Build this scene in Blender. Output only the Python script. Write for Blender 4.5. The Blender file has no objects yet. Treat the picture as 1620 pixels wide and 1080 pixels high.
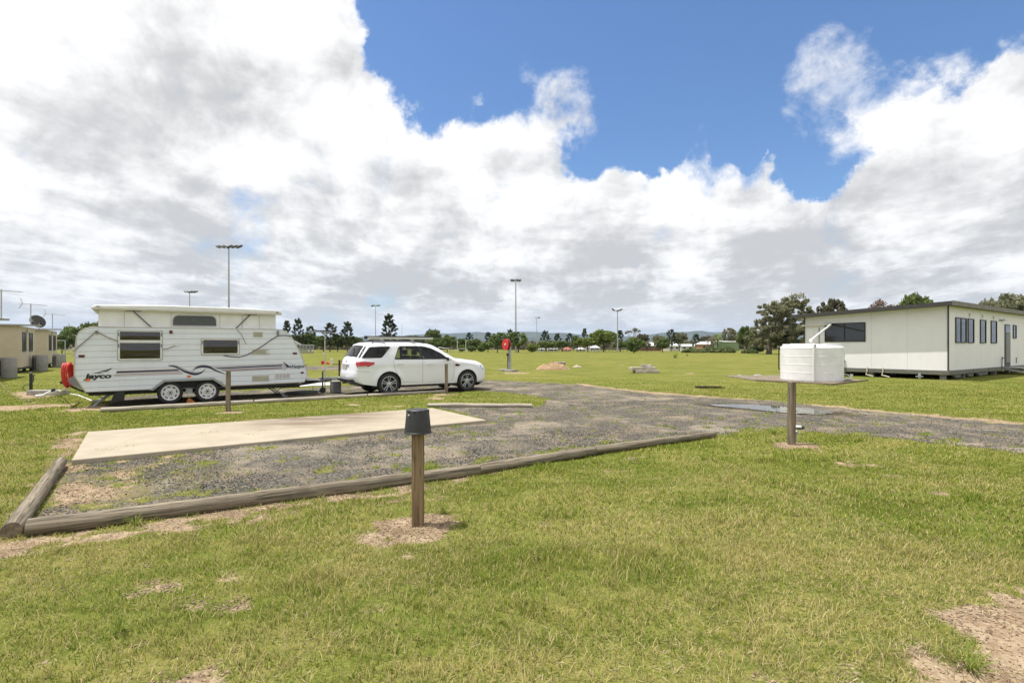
import bpy, bmesh, math, random
import numpy as np
from mathutils import Vector, Matrix
from mathutils.geometry import delaunay_2d_cdt

S = bpy.context.scene
COL = S.collection
R = math.radians
# ------------------------------------------------------------------ camera
EYE = 1.55
FPX = 820.0            # focal length in pixels of the 1620 px wide photograph
CX, CY = 810.0, 548.0  # horizon row
cam_d = bpy.data.cameras.new('camera')
cam = bpy.data.objects.new('camera', cam_d)
COL.objects.link(cam)
cam.location = (0, 0, EYE)
cam.rotation_euler = (R(90), 0, 0)
cam_d.sensor_width = 36
cam_d.lens = 36 * FPX / 1620
cam_d.shift_y = (CY - 540) / 1620
cam_d.clip_start = 0.05
cam_d.clip_end = 40000
S.camera = cam
S.view_settings.view_transform = 'Standard'
S.view_settings.look = 'None'
S.view_settings.exposure = 0.17
S.view_settings.gamma = 1.0
S.cycles.max_bounces = 6
S.cycles.transparent_max_bounces = 12
S.cycles.volume_bounces = 0

# ------------------------------------------------------------------ sun and sky
SUN = Vector((-0.33, 0.03, 0.94)).normalized()
sun_d = bpy.data.lights.new('sun', 'SUN')
sun = bpy.data.objects.new('sun', sun_d)
COL.objects.link(sun)
sun.rotation_euler = (-SUN).to_track_quat('-Z', 'Y').to_euler()
sun_d.energy = 4.6
sun_d.angle = R(0.53)
sun_d.color = (1.0, 0.955, 0.88)

class NT:
    """small helper for node trees"""
    def __init__(s, tree):
        s.t = tree; s.n = tree.nodes; s.l = tree.links
    def new(s, kind, **kw):
        n = s.n.new(kind)
        for k, v in kw.items(): setattr(n, k, v)
        return n
    def put(s, sock, v):
        if isinstance(v, bpy.types.NodeSocket): s.l.new(v, sock)
        elif v is not None: sock.default_value = v
    def math(s, op, a, b=None, c=None, clamp=False):
        n = s.new('ShaderNodeMath', operation=op, use_clamp=clamp)
        s.put(n.inputs[0], a); s.put(n.inputs[1], b)
        if c is not None: s.put(n.inputs[2], c)
        return n.outputs[0]
    def vmath(s, op, a, b=None, scale=None):
        n = s.new('ShaderNodeVectorMath', operation=op)
        s.put(n.inputs[0], a)
        if b is not None: s.put(n.inputs[1], b)
        if scale is not None: s.put(n.inputs['Scale'], scale)
        return n.outputs['Value'] if op in ('DOT_PRODUCT', 'LENGTH') else n.outputs['Vector']
    def smooth(s, v, a, b, lo=0.0, hi=1.0):
        n = s.new('ShaderNodeMapRange', interpolation_type='SMOOTHSTEP')
        s.put(n.inputs[0], v); s.put(n.inputs[1], a); s.put(n.inputs[2], b); s.put(n.inputs[3], lo); s.put(n.inputs[4], hi)
        return n.outputs[0]
    def noise(s, vec, scale, detail=4, rough=.5, dist=0.0, lac=2.0):
        n = s.new('ShaderNodeTexNoise')
        if vec is not None: s.l.new(vec, n.inputs['Vector'])
        n.inputs['Scale'].default_value = scale; n.inputs['Detail'].default_value = detail
        n.inputs['Roughness'].default_value = rough; n.inputs['Distortion'].default_value = dist
        n.inputs['Lacunarity'].default_value = lac
        return n.outputs['Fac']
    def mix(s, f, a, b, mode='MIX'):
        n = s.new('ShaderNodeMix', data_type='RGBA', blend_type=mode)
        s.put(n.inputs[0], f)
        for i, v in ((6, a), (7, b)):
            if not isinstance(v, bpy.types.NodeSocket) and len(v) == 3: v = (*v, 1)
            s.put(n.inputs[i], v)
        return n.outputs[2]
    def comb(s, x, y, z):
        n = s.new('ShaderNodeCombineXYZ')
        s.put(n.inputs[0], x); s.put(n.inputs[1], y); s.put(n.inputs[2], z)
        return n.outputs[0]

def pdir(px, py):
    return Vector(((px - CX) / FPX, 1.0, (CY - py) / FPX)).normalized()

def make_world():
    w = bpy.data.worlds.new('World'); S.world = w
    w.use_nodes = True
    w.cycles.sampling_method = 'MANUAL'; w.cycles.sample_map_resolution = 1024
    t = NT(w.node_tree); t.n.clear()
    out = t.new('ShaderNodeOutputWorld'); bg = t.new('ShaderNodeBackground')
    t.l.new(bg.outputs[0], out.inputs[0]); bg.inputs[1].default_value = 0.1
    sky = t.new('ShaderNodeTexSky', sky_type='NISHITA', sun_disc=False)
    sky.sun_elevation = math.asin(SUN.z)
    sky.sun_rotation = math.atan2(SUN.x, SUN.y)
    sky.air_density = 1.1; sky.dust_density = 0.4; sky.ozone_density = 2.2
    tc = t.new('ShaderNodeTexCoord')
    d = tc.outputs['Generated']
    sp = t.new('ShaderNodeSeparateXYZ'); t.l.new(d, sp.inputs[0])
    z = sp.outputs[2]
    zc = t.math('ADD', t.math('MAXIMUM', z, 0.0), 0.16)
    P = t.comb(t.math('DIVIDE', sp.outputs[0], zc), t.math('DIVIDE', sp.outputs[1], zc), t.math('MULTIPLY', z, 1.2))
    # direction pushed about by noise, so the edges of the cloud bank are ragged
    wn = t.new('ShaderNodeTexNoise'); t.l.new(d, wn.inputs['Vector'])
    wn.inputs['Scale'].default_value = 7; wn.inputs['Detail'].default_value = 7; wn.inputs['Roughness'].default_value = .6
    wob = t.vmath('SCALE', t.vmath('SUBTRACT', wn.outputs['Color'], (.5, .5, .5)), scale=0.2)
    dw = t.vmath('ADD', d, wob)
    def blob(px, py, rad, soft=.35):
        # rad in photo pixels; the cosine of the angle falls from the blob's centre outwards
        v = pdir(px, py)
        a = rad / FPX * (v.y ** 1.5)
        dist = t.vmath('LENGTH', t.vmath('SUBTRACT', dw, tuple(v)))
        return t.smooth(dist, a * (1 - soft), a * (1 + soft), 1.0, 0.0)
    def union(bl):
        o = None
        for b in bl:
            v = blob(*b)
            o = v if o is None else t.math('MAXIMUM', o, v)
        return o
    clear = union([(640, 45, 80), (700, 70, 105), (790, 100, 125), (900, 40, 190), (1010, 120, 150), (1150, 70, 200), (1330, 40, 210), (1500, 20, 150),
                   (1030, 215, 62, .3), (960, 190, 90), (1180, 170, 90), (1300, 235, 70), (1245, 195, 62), (1420, 105, 60), (1330, 258, 55), (1590, 20, 110), (1150, -160, 330), (1500, -170, 260)])
    wisp = union([(1330, 150, 105, .7), (1400, 210, 95, .7), (905, 180, 48, .9), (762, 165, 26, .6), (1450, 150, 60, .7), (1600, 110, 70, .6)])
    n1 = t.noise(P, 2.1, 10, .56, .2)
    n2 = t.noise(d, 5.0, 10, .6, .3)
    n3 = t.noise(d, 14.0, 8, .62, .5)
    c = t.math('ADD', t.math('MULTIPLY', t.math('SUBTRACT', n2, .5), 1.25), t.math('MULTIPLY', t.math('SUBTRACT', n1, .5), .5))
    c = t.math('ADD', c, t.math('MULTIPLY', t.math('SUBTRACT', n3, .5), .70))
    bias = t.math('SUBTRACT', 0.46, t.math('MULTIPLY', clear, 0.86))
    bias = t.math('ADD', bias, t.math('MULTIPLY', wisp, 0.47))
    bias = t.math('SUBTRACT', bias, t.smooth(sp.outputs[1], 0.0, -0.4, 0.0, 0.12))      # the sky opens up behind the viewer
    c = t.math('ADD', c, bias)
    alpha = t.smooth(c, -0.10, 0.34)
    # thickness and relief: the same field a little nearer to the sun's side of the sky
    off = t.vmath('ADD', d, (-0.035, 0.0, 0.05))
    n2b = t.noise(off, 5.0, 10, .6, .3)
    sp2 = t.new('ShaderNodeSeparateXYZ'); t.l.new(off, sp2.inputs[0])
    zc2 = t.math('ADD', t.math('MAXIMUM', sp2.outputs[2], 0.0), 0.16)
    P2 = t.comb(t.math('DIVIDE', sp2.outputs[0], zc2), t.math('DIVIDE', sp2.outputs[1], zc2), t.math('MULTIPLY', sp2.outputs[2], 1.2))
    n1b = t.noise(P2, 2.1, 10, .56, .2)
    n3b = t.noise(t.vmath('ADD', d, (-0.012, 0.0, 0.018)), 14.0, 8, .62, .5)
    P4 = t.vmath('MULTIPLY', P, (1.0, .55, 1.0)); n4 = t.noise(P4, 5.5, 8, .6, .4); n4b = t.noise(t.vmath('ADD', P4, (-.03, .05, .03)), 5.5, 8, .6, .4)
    rel = t.math('ADD', t.math('MULTIPLY', t.math('SUBTRACT', n2b, n2), 1.2), t.math('MULTIPLY', t.math('SUBTRACT', n1b, n1), 1.3))
    rel = t.math('ADD', rel, t.math('MULTIPLY', t.math('SUBTRACT', n3b, n3), .6))
    rel = t.math('ADD', rel, t.math('MULTIPLY', t.math('SUBTRACT', n4b, n4), t.smooth(z, .08, .34, .9, .2)))
    thick = t.noise(P, 0.9, 5, .5, .4)
    sh = t.math('ADD', t.math('MULTIPLY', rel, 1.6), t.math('MULTIPLY', t.math('SUBTRACT', thick, .5), 1.0))
    dark = union([(300, 120, 90, .7), (170, 190, 110, .8), (190, 260, 80, .8), (470, 345, 100, .8), (330, 330, 90, .8), (650, 340, 90, .8), (960, 395, 90, .8), (700, 440, 70, .8), (1250, 420, 120, .8)])
    lit = union([(90, 60, 140, .8), (430, 40, 130, .8), (480, 200, 190, .8), (620, 190, 120, .8), (760, 260, 110, .8), (1080, 300, 110, .8), (60, 330, 100, .8)])
    sh = t.math('ADD', sh, t.math('MULTIPLY', dark, 0.38))
    sh = t.math('SUBTRACT', sh, t.math('MULTIPLY', lit, 0.34))
    low = t.smooth(z, 0.02, 0.34, 0.08, -0.06)
    sh = t.math('ADD', sh, low)
    # thin edges of a cloud scatter the sun straight through: brighter
    edge = t.smooth(c, 0.0, 0.34, -0.25, 0.12)
    sh = t.math('ADD', sh, edge)
    f = t.smooth(sh, -0.42, 0.78)
    cl = t.mix(f, (9.9, 9.85, 9.8), (5.7, 5.7, 5.75))
    hz = t.smooth(z, 0.0, 0.11, 0.55, 0.0)
    cl = t.mix(hz, cl, (8.0, 8.3, 8.7))
    blue = t.mix(0.8, sky.outputs[0], (.86, 1.12, 1.42), 'MULTIPLY')
    alpha = t.math('MAXIMUM', alpha, t.smooth(z, 0.0, 0.10, 0.75, 0.0))
    fin = t.mix(alpha, blue, cl)
    t.l.new(fin, bg.inputs[0])
make_world()

# ------------------------------------------------------------------ helpers
U = Vector((0.8231, 0.5678, 0.0))      # the camp site's own grid: along the pads
V = Vector((-0.5678, 0.8231, 0.0))     # across them, away from the camera
GRID = math.atan2(U.y, U.x)

def G(px, py, z=0.0):
    k = (EYE - z) / (py - CY)
    return (k * (px - CX), k * FPX)
def at(px, y):
    return (px - CX) / FPX * y
def Gd(px, py, dy):
    y = G(px, py)[1] + dy
    return at(px, y), y
def hgt(py, y):
    return EYE + (CY - py) / FPX * y

def tag(o, label=None, cat=None, group=None, kind=None):
    if label: o['label'] = label
    if cat: o['category'] = cat
    if group: o['group'] = group
    if kind: o['kind'] = kind
    return o
def thing(name, label, cat, loc=(0, 0, 0), rz=0.0, group=None):
    o = bpy.data.objects.new(name, None)
    COL.objects.link(o)
    o.empty_display_size = 0.2
    o.location = loc; o.rotation_euler = (0, 0, rz)
    return tag(o, label, cat, group)
def children(o):
    return [c for c in bpy.data.objects if c.parent == o]
def copy_tree(o, kids=None):
    kids = KIDS.get(o.name) or KIDS.setdefault(o.name, [(c, [g for g in bpy.data.objects if g.parent == c]) for c in children(o)])
    r = o.copy(); COL.objects.link(r)
    for c, gs in kids:
        n = c.copy(); COL.objects.link(n); n.parent = r
        for g in gs:
            m = g.copy(); COL.objects.link(m); m.parent = n
    return r
KIDS = {}

class MB:
    """collects shapes and links them as ONE mesh object"""
    def __init__(s): s.v = []; s.f = []
    def add(s, vs, fs):
        b = len(s.v); s.v += [tuple(v) for v in vs]; s.f += [tuple(b + i for i in f) for f in fs]; return s
    def box(s, c, d, rz=0.0, m=None):
        x, y, z = d[0] / 2, d[1] / 2, d[2] / 2
        vs = [Vector((a * x, b * y, e * z)) for a in (-1, 1) for b in (-1, 1) for e in (-1, 1)]
        M = m or Matrix.Rotation(rz, 3, 'Z')
        vs = [M @ v + Vector(c) for v in vs]
        return s.add(vs, [(0, 1, 3, 2), (4, 6, 7, 5), (0, 4, 5, 1), (2, 3, 7, 6), (0, 2, 6, 4), (1, 5, 7, 3)])
    def bx(s, x0, x1, y0, y1, z0, z1):
        return s.box(((x0 + x1) / 2, (y0 + y1) / 2, (z0 + z1) / 2), (x1 - x0, y1 - y0, z1 - z0))
    def cyl(s, p0, p1, r0, r1=None, n=14, caps=True):
        return s.tube([p0, p1], [r0, r0 if r1 is None else r1], n, caps)
    def tube(s, pts, r, n=8, caps=True, wob=0.0, rnd=None):
        pts = [Vector(p) for p in pts]
        k = len(pts)
        rs = r if isinstance(r, (list, tuple)) else [r] * k
        vs = []; fs = []
        up = None
        for i, p in enumerate(pts):
            a = pts[max(i - 1, 0)]; b = pts[min(i + 1, k - 1)]
            t = (b - a)
            t = t.normalized() if t.length > 1e-9 else Vector((0, 0, 1))
            if up is None:
                up = Vector((0, 0, 1)) if abs(t.z) < .9 else Vector((1, 0, 0))
            x = t.cross(up)
            if x.length < 1e-4: x = t.cross(Vector((0, 1, 0.3)))
            x.normalize(); y = x.cross(t).normalized(); up = y
            for j in range(n):
                q = 2 * math.pi * j / n
                rr = rs[i] * (1 + (rnd.uniform(-wob, wob) if rnd else 0))
                vs.append(p + x * math.cos(q) * rr + y * math.sin(q) * rr)
        for i in range(k - 1):
            for j in range(n):
                fs.append((i * n + j, i * n + (j + 1) % n, (i + 1) * n + (j + 1) % n, (i + 1) * n + j))
        if caps:
            fs.append(tuple(range(n))[::-1]); fs.append(tuple((k - 1) * n + j for j in range(n)))
        return s.add(vs, fs)
    def lathe(s, prof, n=32, axis='Z', c=(0, 0, 0), closed=False, cap=True):
        vs = []; fs = []
        for r, h in prof:
            for j in range(n):
                q = 2 * math.pi * j / n
                a, b = r * math.cos(q), r * math.sin(q)
                p = (a, b, h) if axis == 'Z' else (a, h, b)
                vs.append(Vector(p) + Vector(c))
        k = len(prof)
        for i in range(k - 1 + (1 if closed else 0)):
            i2 = (i + 1) % k
            for j in range(n):
                fs.append((i * n + j, i * n + (j + 1) % n, i2 * n + (j + 1) % n, i2 * n + j))
        if not closed and cap:
            if prof[0][0] > 1e-6: fs.append(tuple(range(n)))
            if prof[-1][0] > 1e-6: fs.append(tuple((k - 1) * n + j for j in range(n)))
        return s.add(vs, fs)
    def prism(s, poly, a, b, fn=lambda u, v, w: (u, w, v)):
        """polygon in (u, v), drawn out along w from a to b"""
        n = len(poly)
        vs = [fn(u, v, a) for u, v in poly] + [fn(u, v, b) for u, v in poly]
        fs = [tuple(range(n)), tuple(range(n, 2 * n))[::-1]] + [(i, (i + 1) % n, n + (i + 1) % n, n + i) for i in range(n)]
        return s.add(vs, fs)
    def sheet(s, poly, w, fn=lambda u, v, w: (u, w, v)):
        return s.add([fn(u, v, w) for u, v in poly], [tuple(range(len(poly)))])
    def ball(s, c, r, n=10, m=6):
        prof = [(max(r * math.sin(math.pi * i / m), 1e-7), -r * math.cos(math.pi * i / m)) for i in range(m + 1)]
        return s.lathe(prof, n, 'Z', c)
    def build(s, name, mat, parent=None, smooth=True, bevel=0.0, seg=2, angle=35):
        me = bpy.data.meshes.new(name)
        me.from_pydata(s.v, [], s.f)
        me.validate(clean_customdata=False)
        bm = bmesh.new(); bm.from_mesh(me)
        bmesh.ops.recalc_face_normals(bm, faces=bm.faces)
        bm.to_mesh(me); bm.free()
        if smooth:
            me.polygons.foreach_set('use_smooth', [True] * len(me.polygons))
            me.set_sharp_from_angle(angle=R(angle))
        me.materials.append(mat)
        o = bpy.data.objects.new(name, me); COL.objects.link(o)
        if parent: o.parent = parent
        if bevel:
            md = o.modifiers.new('bevel', 'BEVEL'); md.width = bevel; md.segments = seg; md.limit_method = 'ANGLE'; md.angle_limit = R(40)
        return o

def np_mesh(name, verts, faces, mat, parent=None, attrs=None, smooth=False):
    """verts (n,3) and faces (m,k) arrays straight into one mesh object"""
    me = bpy.data.meshes.new(name)
    nv, nf, k = len(verts), len(faces), faces.shape[1]
    me.vertices.add(nv); me.vertices.foreach_set('co', np.ascontiguousarray(verts, np.float32).ravel())
    me.loops.add(nf * k); me.loops.foreach_set('vertex_index', np.ascontiguousarray(faces, np.int32).ravel())
    me.polygons.add(nf)
    me.polygons.foreach_set('loop_start', np.arange(0, nf * k, k, dtype=np.int32))
    me.polygons.foreach_set('use_smooth', np.full(nf, smooth, dtype=bool))
    me.update(calc_edges=True)
    for an, arr in (attrs or {}).items():
        a = me.attributes.new(an, 'FLOAT_COLOR', 'POINT')
        a.data.foreach_set('color', np.ascontiguousarray(arr, np.float32).ravel())
    me.materials.append(mat)
    o = bpy.data.objects.new(name, me); COL.objects.link(o)
    if parent: o.parent = parent
    return o

def mk(name, col, rough=.6, metal=0.0, var=.12, scale=6.0, bump=0.0, bscale=60.0, spec=.5, coat=0.0, dirt=None, dscale=3.0, damt=.5, stretch=None):
    m = bpy.data.materials.new(name); m.use_nodes = True
    t = NT(m.node_tree); b = t.n['Principled BSDF']
    tc = t.new('ShaderNodeTexCoord'); co = tc.outputs['Object']
    if stretch:
        mp = t.new('ShaderNodeMapping'); t.l.new(co, mp.inputs[0]); mp.inputs['Scale'].default_value = stretch; co = mp.outputs[0]
    n = t.noise(co, scale, 6, .6)
    f = t.smooth(n, .3, .7)
    c = t.mix(f, [x * (1 - var) for x in col], [min(x * (1 + var), 1) for x in col])
    if dirt:
        g = t.smooth(t.noise(co, dscale, 8, .65, .6), .48, .75, 0, damt)
        c = t.mix(g, c, dirt)
    t.l.new(c, b.inputs['Base Color'])
    b.inputs['Roughness'].default_value = rough; b.inputs['Metallic'].default_value = metal
    b.inputs['Specular IOR Level'].default_value = spec; b.inputs['Coat Weight'].default_value = coat
    b.inputs['Coat Roughness'].default_value = .05
    if bump:
        bp = t.new('ShaderNodeBump'); bp.inputs['Strength'].default_value = bump; bp.inputs['Distance'].default_value = .02
        t.l.new(t.noise(co, bscale, 4, .6), bp.inputs['Height']); t.l.new(bp.outputs[0], b.inputs['Normal'])
    return m

def glass(name, tint, rough=.03, fac=.5):
    m = bpy.data.materials.new(name); m.use_nodes = True
    t = NT(m.node_tree); t.n.remove(t.n['Principled BSDF']); out = t.n['Material Output']
    tr = t.new('ShaderNodeBsdfTransparent'); tr.inputs[0].default_value = (*tint, 1)
    gl = t.new('ShaderNodeBsdfGlossy'); gl.inputs['Roughness'].default_value = rough
    fr = t.new('ShaderNodeFresnel'); fr.inputs[0].default_value = 1.5
    mx = t.new('ShaderNodeMixShader'); t.l.new(fr.outputs[0], mx.inputs[0]); t.l.new(tr.outputs[0], mx.inputs[1]); t.l.new(gl.outputs[0], mx.inputs[2])
    t.l.new(mx.outputs[0], out.inputs[0])
    return m

def wood(name, c1, c2, axis_scale=(30, 30, 1.2), bump=.5):
    m = bpy.data.materials.new(name); m.use_nodes = True
    t = NT(m.node_tree); b = t.n['Principled BSDF']
    tc = t.new('ShaderNodeTexCoord'); mp = t.new('ShaderNodeMapping'); t.l.new(tc.outputs['Object'], mp.inputs[0]); mp.inputs['Scale'].default_value = axis_scale
    g = t.noise(mp.outputs[0], 1.0, 6, .62, .8)
    k = t.noise(tc.outputs['Object'], 4.0, 5, .6)
    c = t.mix(t.smooth(g, .33, .68), c1, c2)
    c = t.mix(t.smooth(k, .5, .75, 0, .45), c, [x * .45 for x in c1])
    cr = t.smooth(t.noise(mp.outputs[0], 2.2, 3, .5, .4), .30, .40, 1.0, 0.0)     # drying cracks
    c = t.mix(t.math('MULTIPLY', cr, .6), c, [x * .3 for x in c1])
    t.l.new(c, b.inputs['Base Color']); b.inputs['Roughness'].default_value = .85; b.inputs['Specular IOR Level'].default_value = .25
    bp = t.new('ShaderNodeBump'); bp.inputs['Strength'].default_value = bump; bp.inputs['Distance'].default_value = .015
    t.l.new(t.math('SUBTRACT', g, cr), bp.inputs['Height']); t.l.new(bp.outputs[0], b.inputs['Normal'])
    return m

def text_mesh(body, name, size, mat, parent, loc, rot, shear=0.0, sx=1.0, bold=0.0):
    cu = bpy.data.curves.new('lettering', 'FONT'); cu.body = body; cu.size = size; cu.shear = shear; cu.offset = bold; cu.extrude = .0008
    o = bpy.data.objects.new('lettering', cu); COL.objects.link(o)
    bpy.context.view_layer.update()
    me = bpy.data.meshes.new_from_object(o.evaluated_get(bpy.context.evaluated_depsgraph_get()))
    bpy.data.objects.remove(o); bpy.data.curves.remove(cu)
    me.materials.clear(); me.materials.append(mat)
    n = bpy.data.objects.new(name, me); COL.objects.link(n); n.parent = parent
    n.location = loc; n.rotation_euler = rot; n.scale = (sx, 1, 1)
    return n

# ------------------------------------------------------------------ noise in numpy
def _h(i, j, seed):
    n = (i.astype(np.int64) * 374761393 + j.astype(np.int64) * 668265263 + seed * 974634777) & 0xFFFFFFFF
    n = ((n ^ (n >> 13)) * 1274126177) & 0xFFFFFFFF
    return ((n ^ (n >> 16)) & 0xFFFFFF) / float(0xFFFFFF)
def vn(x, y, seed=0):
    i = np.floor(x); j = np.floor(y); fx = x - i; fy = y - j
    fx = fx * fx * (3 - 2 * fx); fy = fy * fy * (3 - 2 * fy)
    a = _h(i, j, seed); b = _h(i + 1, j, seed); c = _h(i, j + 1, seed); d = _h(i + 1, j + 1, seed)
    return (a * (1 - fx) + b * fx) * (1 - fy) + (c * (1 - fx) + d * fx) * fy
def fbm(x, y, oct=4, seed=0):
    s = 0; a = .5; t = 0
    for k in range(oct):
        s = s + a * vn(x, y, seed + k * 17); t += a; a *= .55; x = x * 2.03 + 11.3; y = y * 2.03 + 5.7
    return s / t
def sstep(a, b, x):
    t = np.clip((x - a) / (b - a), 0, 1); return t * t * (3 - 2 * t)
def sdf(poly, x, y):
    """signed distance to a polygon, positive inside"""
    d = np.full(x.shape, 1e18); ins = np.zeros(x.shape, bool)
    n = len(poly)
    for k in range(n):
        ax, ay = poly[k]; bx, by = poly[(k + 1) % n]
        ex, ey = bx - ax, by - ay
        t = np.clip(((x - ax) * ex + (y - ay) * ey) / (ex * ex + ey * ey + 1e-12), 0, 1)
        d = np.minimum(d, (x - ax - t * ex) ** 2 + (y - ay - t * ey) ** 2)
        if ay != by:
            c = ((ay > y) != (by > y)) & (x < (bx - ax) * (y - ay) / (by - ay) + ax)
            ins ^= c
    d = np.sqrt(d)
    return np.where(ins, d, -d)
# ------------------------------------------------------------------ ground: where the gravel, bare earth and dry grass lie
PAD = [G(*p) for p in [(44, 840), (757, 744), (940, 714), (1130, 688), (1225, 678), (1306, 686), (1380, 692), (1500, 704), (1620, 717), (2100, 770), (2100, 715), (1620, 671), (1468, 657), (1320, 644), (1238, 635), (1130, 629), (1038, 623), (914, 608), (760, 600), (690, 601), (735, 617), (800, 620), (872, 630), (850, 643), (678, 642), (768, 662), (120, 727), (98, 729)]]
B0 = Vector((-9.6, 12.36, 0)) - V * .1
SITE = [tuple((B0 + U * a + V * b)[:2]) for a, b in [(-.1, .08), (9.6, .08), (11.5, .2), (12.5, 2.5), (9.5, 4.9), (3, 5.0), (-.2, 4.6)]]
TRACK = [G(*p) for p in [(300, 583), (560, 586), (600, 586), (600, 580), (540, 579), (300, 577)]]
DIRT = [[G(*p) for p in q] for q in [
    [(1330, 1100), (1420, 1045), (1490, 1000), (1545, 945), (1610, 922), (1700, 905), (1900, 1010), (1800, 1200), (1400, 1200)],
    [(20, 850), (250, 822), (480, 790), (700, 757), (760, 750), (600, 780), (420, 812), (300, 838), (180, 856), (80, 878), (-20, 890), (-60, 880)],
    [(104, 728), (150, 695), (128, 672), (95, 690), (70, 745), (0, 825), (10, 845), (90, 748)],
    [(100, 652), (160, 650), (230, 645), (200, 634), (120, 643)],
    [(70, 618), (100, 625), (40, 632), (8, 626), (20, 620)],
    [(-120, 646), (60, 640), (130, 636), (120, 642), (20, 650), (-120, 656)],
    [(1000, 622), (1130, 633), (1238, 639), (1320, 648), (1468, 662), (1640, 676), (1640, 668), (1468, 654), (1320, 641), (1130, 627), (1000, 616), (914, 606), (900, 608)]]]
SPOTS = [(652, 834, .36), (1252, 705, .34), (706, 624, .35), (361, 652, .3), (690, 630, .3), (815, 590, .8), (560, 640, .2)]

def fields(x, y):
    """gravel, bare earth, dryness, weeds at ground points (numpy arrays)"""
    wx = x + (fbm(x * 3.1, y * 3.1, 3, 5) - .5) * .34; wy = y + (fbm(x * 3.1, y * 3.1, 3, 9) - .5) * .34
    g = np.zeros(x.shape)
    m = (np.abs(x) < 40) & (y < 60) & (y > 1)
    a = sstep(-.10, .14, sdf(PAD, wx[m], wy[m]))
    s2 = sstep(-.12, .2, sdf(SITE, wx[m], wy[m])); tr = sstep(-.3, .4, sdf(TRACK, wx[m], wy[m])) * .9
    g[m] = np.maximum(np.maximum(a, s2), tr)
    d = np.zeros(x.shape)
    q = fbm(x[m] * 5, y[m] * 5, 4, 31)
    dd = np.zeros(q.shape)
    for k, p in enumerate(DIRT):
        s = sdf(p, wx[m], wy[m])
        dd = np.maximum(dd, sstep(-.16, .22, s + (q - .5) * (.6 if k != 1 else 1.2)) * (.95 if k == 0 else .8))
    for px, py, r in SPOTS:
        cx, cy = G(px, py)
        dd = np.maximum(dd, sstep(.25, -.25, np.hypot(wx[m] - cx, (wy[m] - cy)) / r - 1 + (q - .5) * 1.3))
    # worn spots in the lawn
    w = fbm(x[m] * .9 + 3, y[m] * .9, 4, 77); w2 = fbm(x[m] * 4.2, y[m] * 4.2, 3, 71)
    # the worn line across the front lawn
    ax, ay = G(120, 1045); bx, by = G(640, 880)
    t = np.clip(((x[m] - ax) * (bx - ax) + (y[m] - ay) * (by - ay)) / ((bx - ax) ** 2 + (by - ay) ** 2), 0, 1)
    ln = np.hypot(wx[m] - ax - t * (bx - ax), wy[m] - ay - t * (by - ay))
    dd = np.maximum(dd, sstep(.24, .02, ln) * sstep(.44, .62, w2) * .85)
    dd = np.maximum(dd, sstep(.60, .78, w * .55 + w2 * .45) * .8)
    d[m] = dd
    dry = fbm(x * .35, y * .35, 4, 3) * .55 + fbm(x * 1.7, y * 1.7, 3, 13) * .45
    dry = sstep(.34, .70, dry)
    far = sstep(16, 40, y)
    dry = dry * (1 - .6 * sstep(7.2, 9.5, y) * (1 - far)) * (1 - .25 * far) + far * .22
    weed = np.zeros(x.shape)
    e = fbm(x[m] * 4.6, y[m] * 4.6, 4, 41)
    left = sstep(-2.6, -4.6, x[m] + .45 * (y[m] - 5.5)) * sstep(12, 8, y[m])
    near = sstep(.9, .15, sdf(PAD, x[m], y[m])) * sstep(-.9, .4, x[m] * .3 + 1)
    weed[m] = np.clip(sstep(.55, .72, e + .10 * left + .13 * near * sstep(12, 9, y[m]) - .04), 0, 1) * g[m]
    w3 = left * sstep(.40, .60, fbm(x[m] * 2.1 + 7, y[m] * 2.1, 4, 47)) * g[m]
    g[m] = g[m] * (1 - .7 * w3); d[m] = np.maximum(d[m], w3 * .9)
    return g, d, dry, weed

PUD = [G(*p) for p in [(1112, 639), (1190, 639), (1280, 645.5), (1338, 653), (1310, 655), (1235, 650.5), (1190, 647), (1120, 641)]]
def gz(x, y):
    n = (fbm(x * .7, y * .7, 3, 55) - .5) * .05 + (fbm(x * 3, y * 3, 3, 59) - .5) * .022
    n = n * sstep(60, 20, np.hypot(x, y))
    q = (np.abs(x) < 8) & (y > 4) & (y < 12)
    if np.any(q):
        # low ridges raked up in the loose gravel of the pad
        n = np.array(n); e = sstep(.15, .9, sdf(PAD, x[q], y[q])); a = (x[q] * U.x + y[q] * U.y) * .55; b = (x[q] * V.x + y[q] * V.y) * 2.6
        n[q] += e * (fbm(a, b, 4, 87) - .45) * .11
    k = (x > 4) & (x < 14) & (y > 9) & (y < 18)
    if np.any(k):
        s = sstep(-.35, .05, sdf(PUD, x[k], y[k])); n = np.array(n); n[k] = n[k] * (1 - s) + s * (-.034 + .030 * fbm(x[k] * 2.2, y[k] * 5, 4, 83))
    return n

def axis(a, b, step, grow, lim0, lim1):
    c = list(np.arange(a, b, step)); s = step
    while c[-1] < lim1: s *= grow; c.append(c[-1] + s)
    lo = []; s = step; v = a
    while v > lim0: s *= grow; v -= s; lo.append(v)
    return np.array(lo[::-1] + c)
gx = axis(-13, 13, .085, 1.09, -12000, 12000)
gy = axis(1.2, 19, .075, 1.06, -900, 13000)
X, Y = np.meshgrid(gx, gy)
xf, yf = X.ravel(), Y.ravel()
g, d, dry, weed = fields(xf, yf)
zz = gz(xf, yf) - g * .012
verts = np.stack([xf, yf, zz], 1)
nx, ny = len(gx), len(gy)
ii, jj = np.meshgrid(np.arange(nx - 1), np.arange(ny - 1))
b0 = (jj * nx + ii).ravel()
quads = np.stack([b0, b0 + 1, b0 + nx + 1, b0 + nx], 1)
wet = sstep(-.55, .15, sdf(PUD, xf, yf) + (fbm(xf * 3, yf * 3, 3, 15) - .5) * .5)
masks = np.stack([g * (1 - weed * .75), d * (1 - g * .4), dry, wet], 1)

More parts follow.
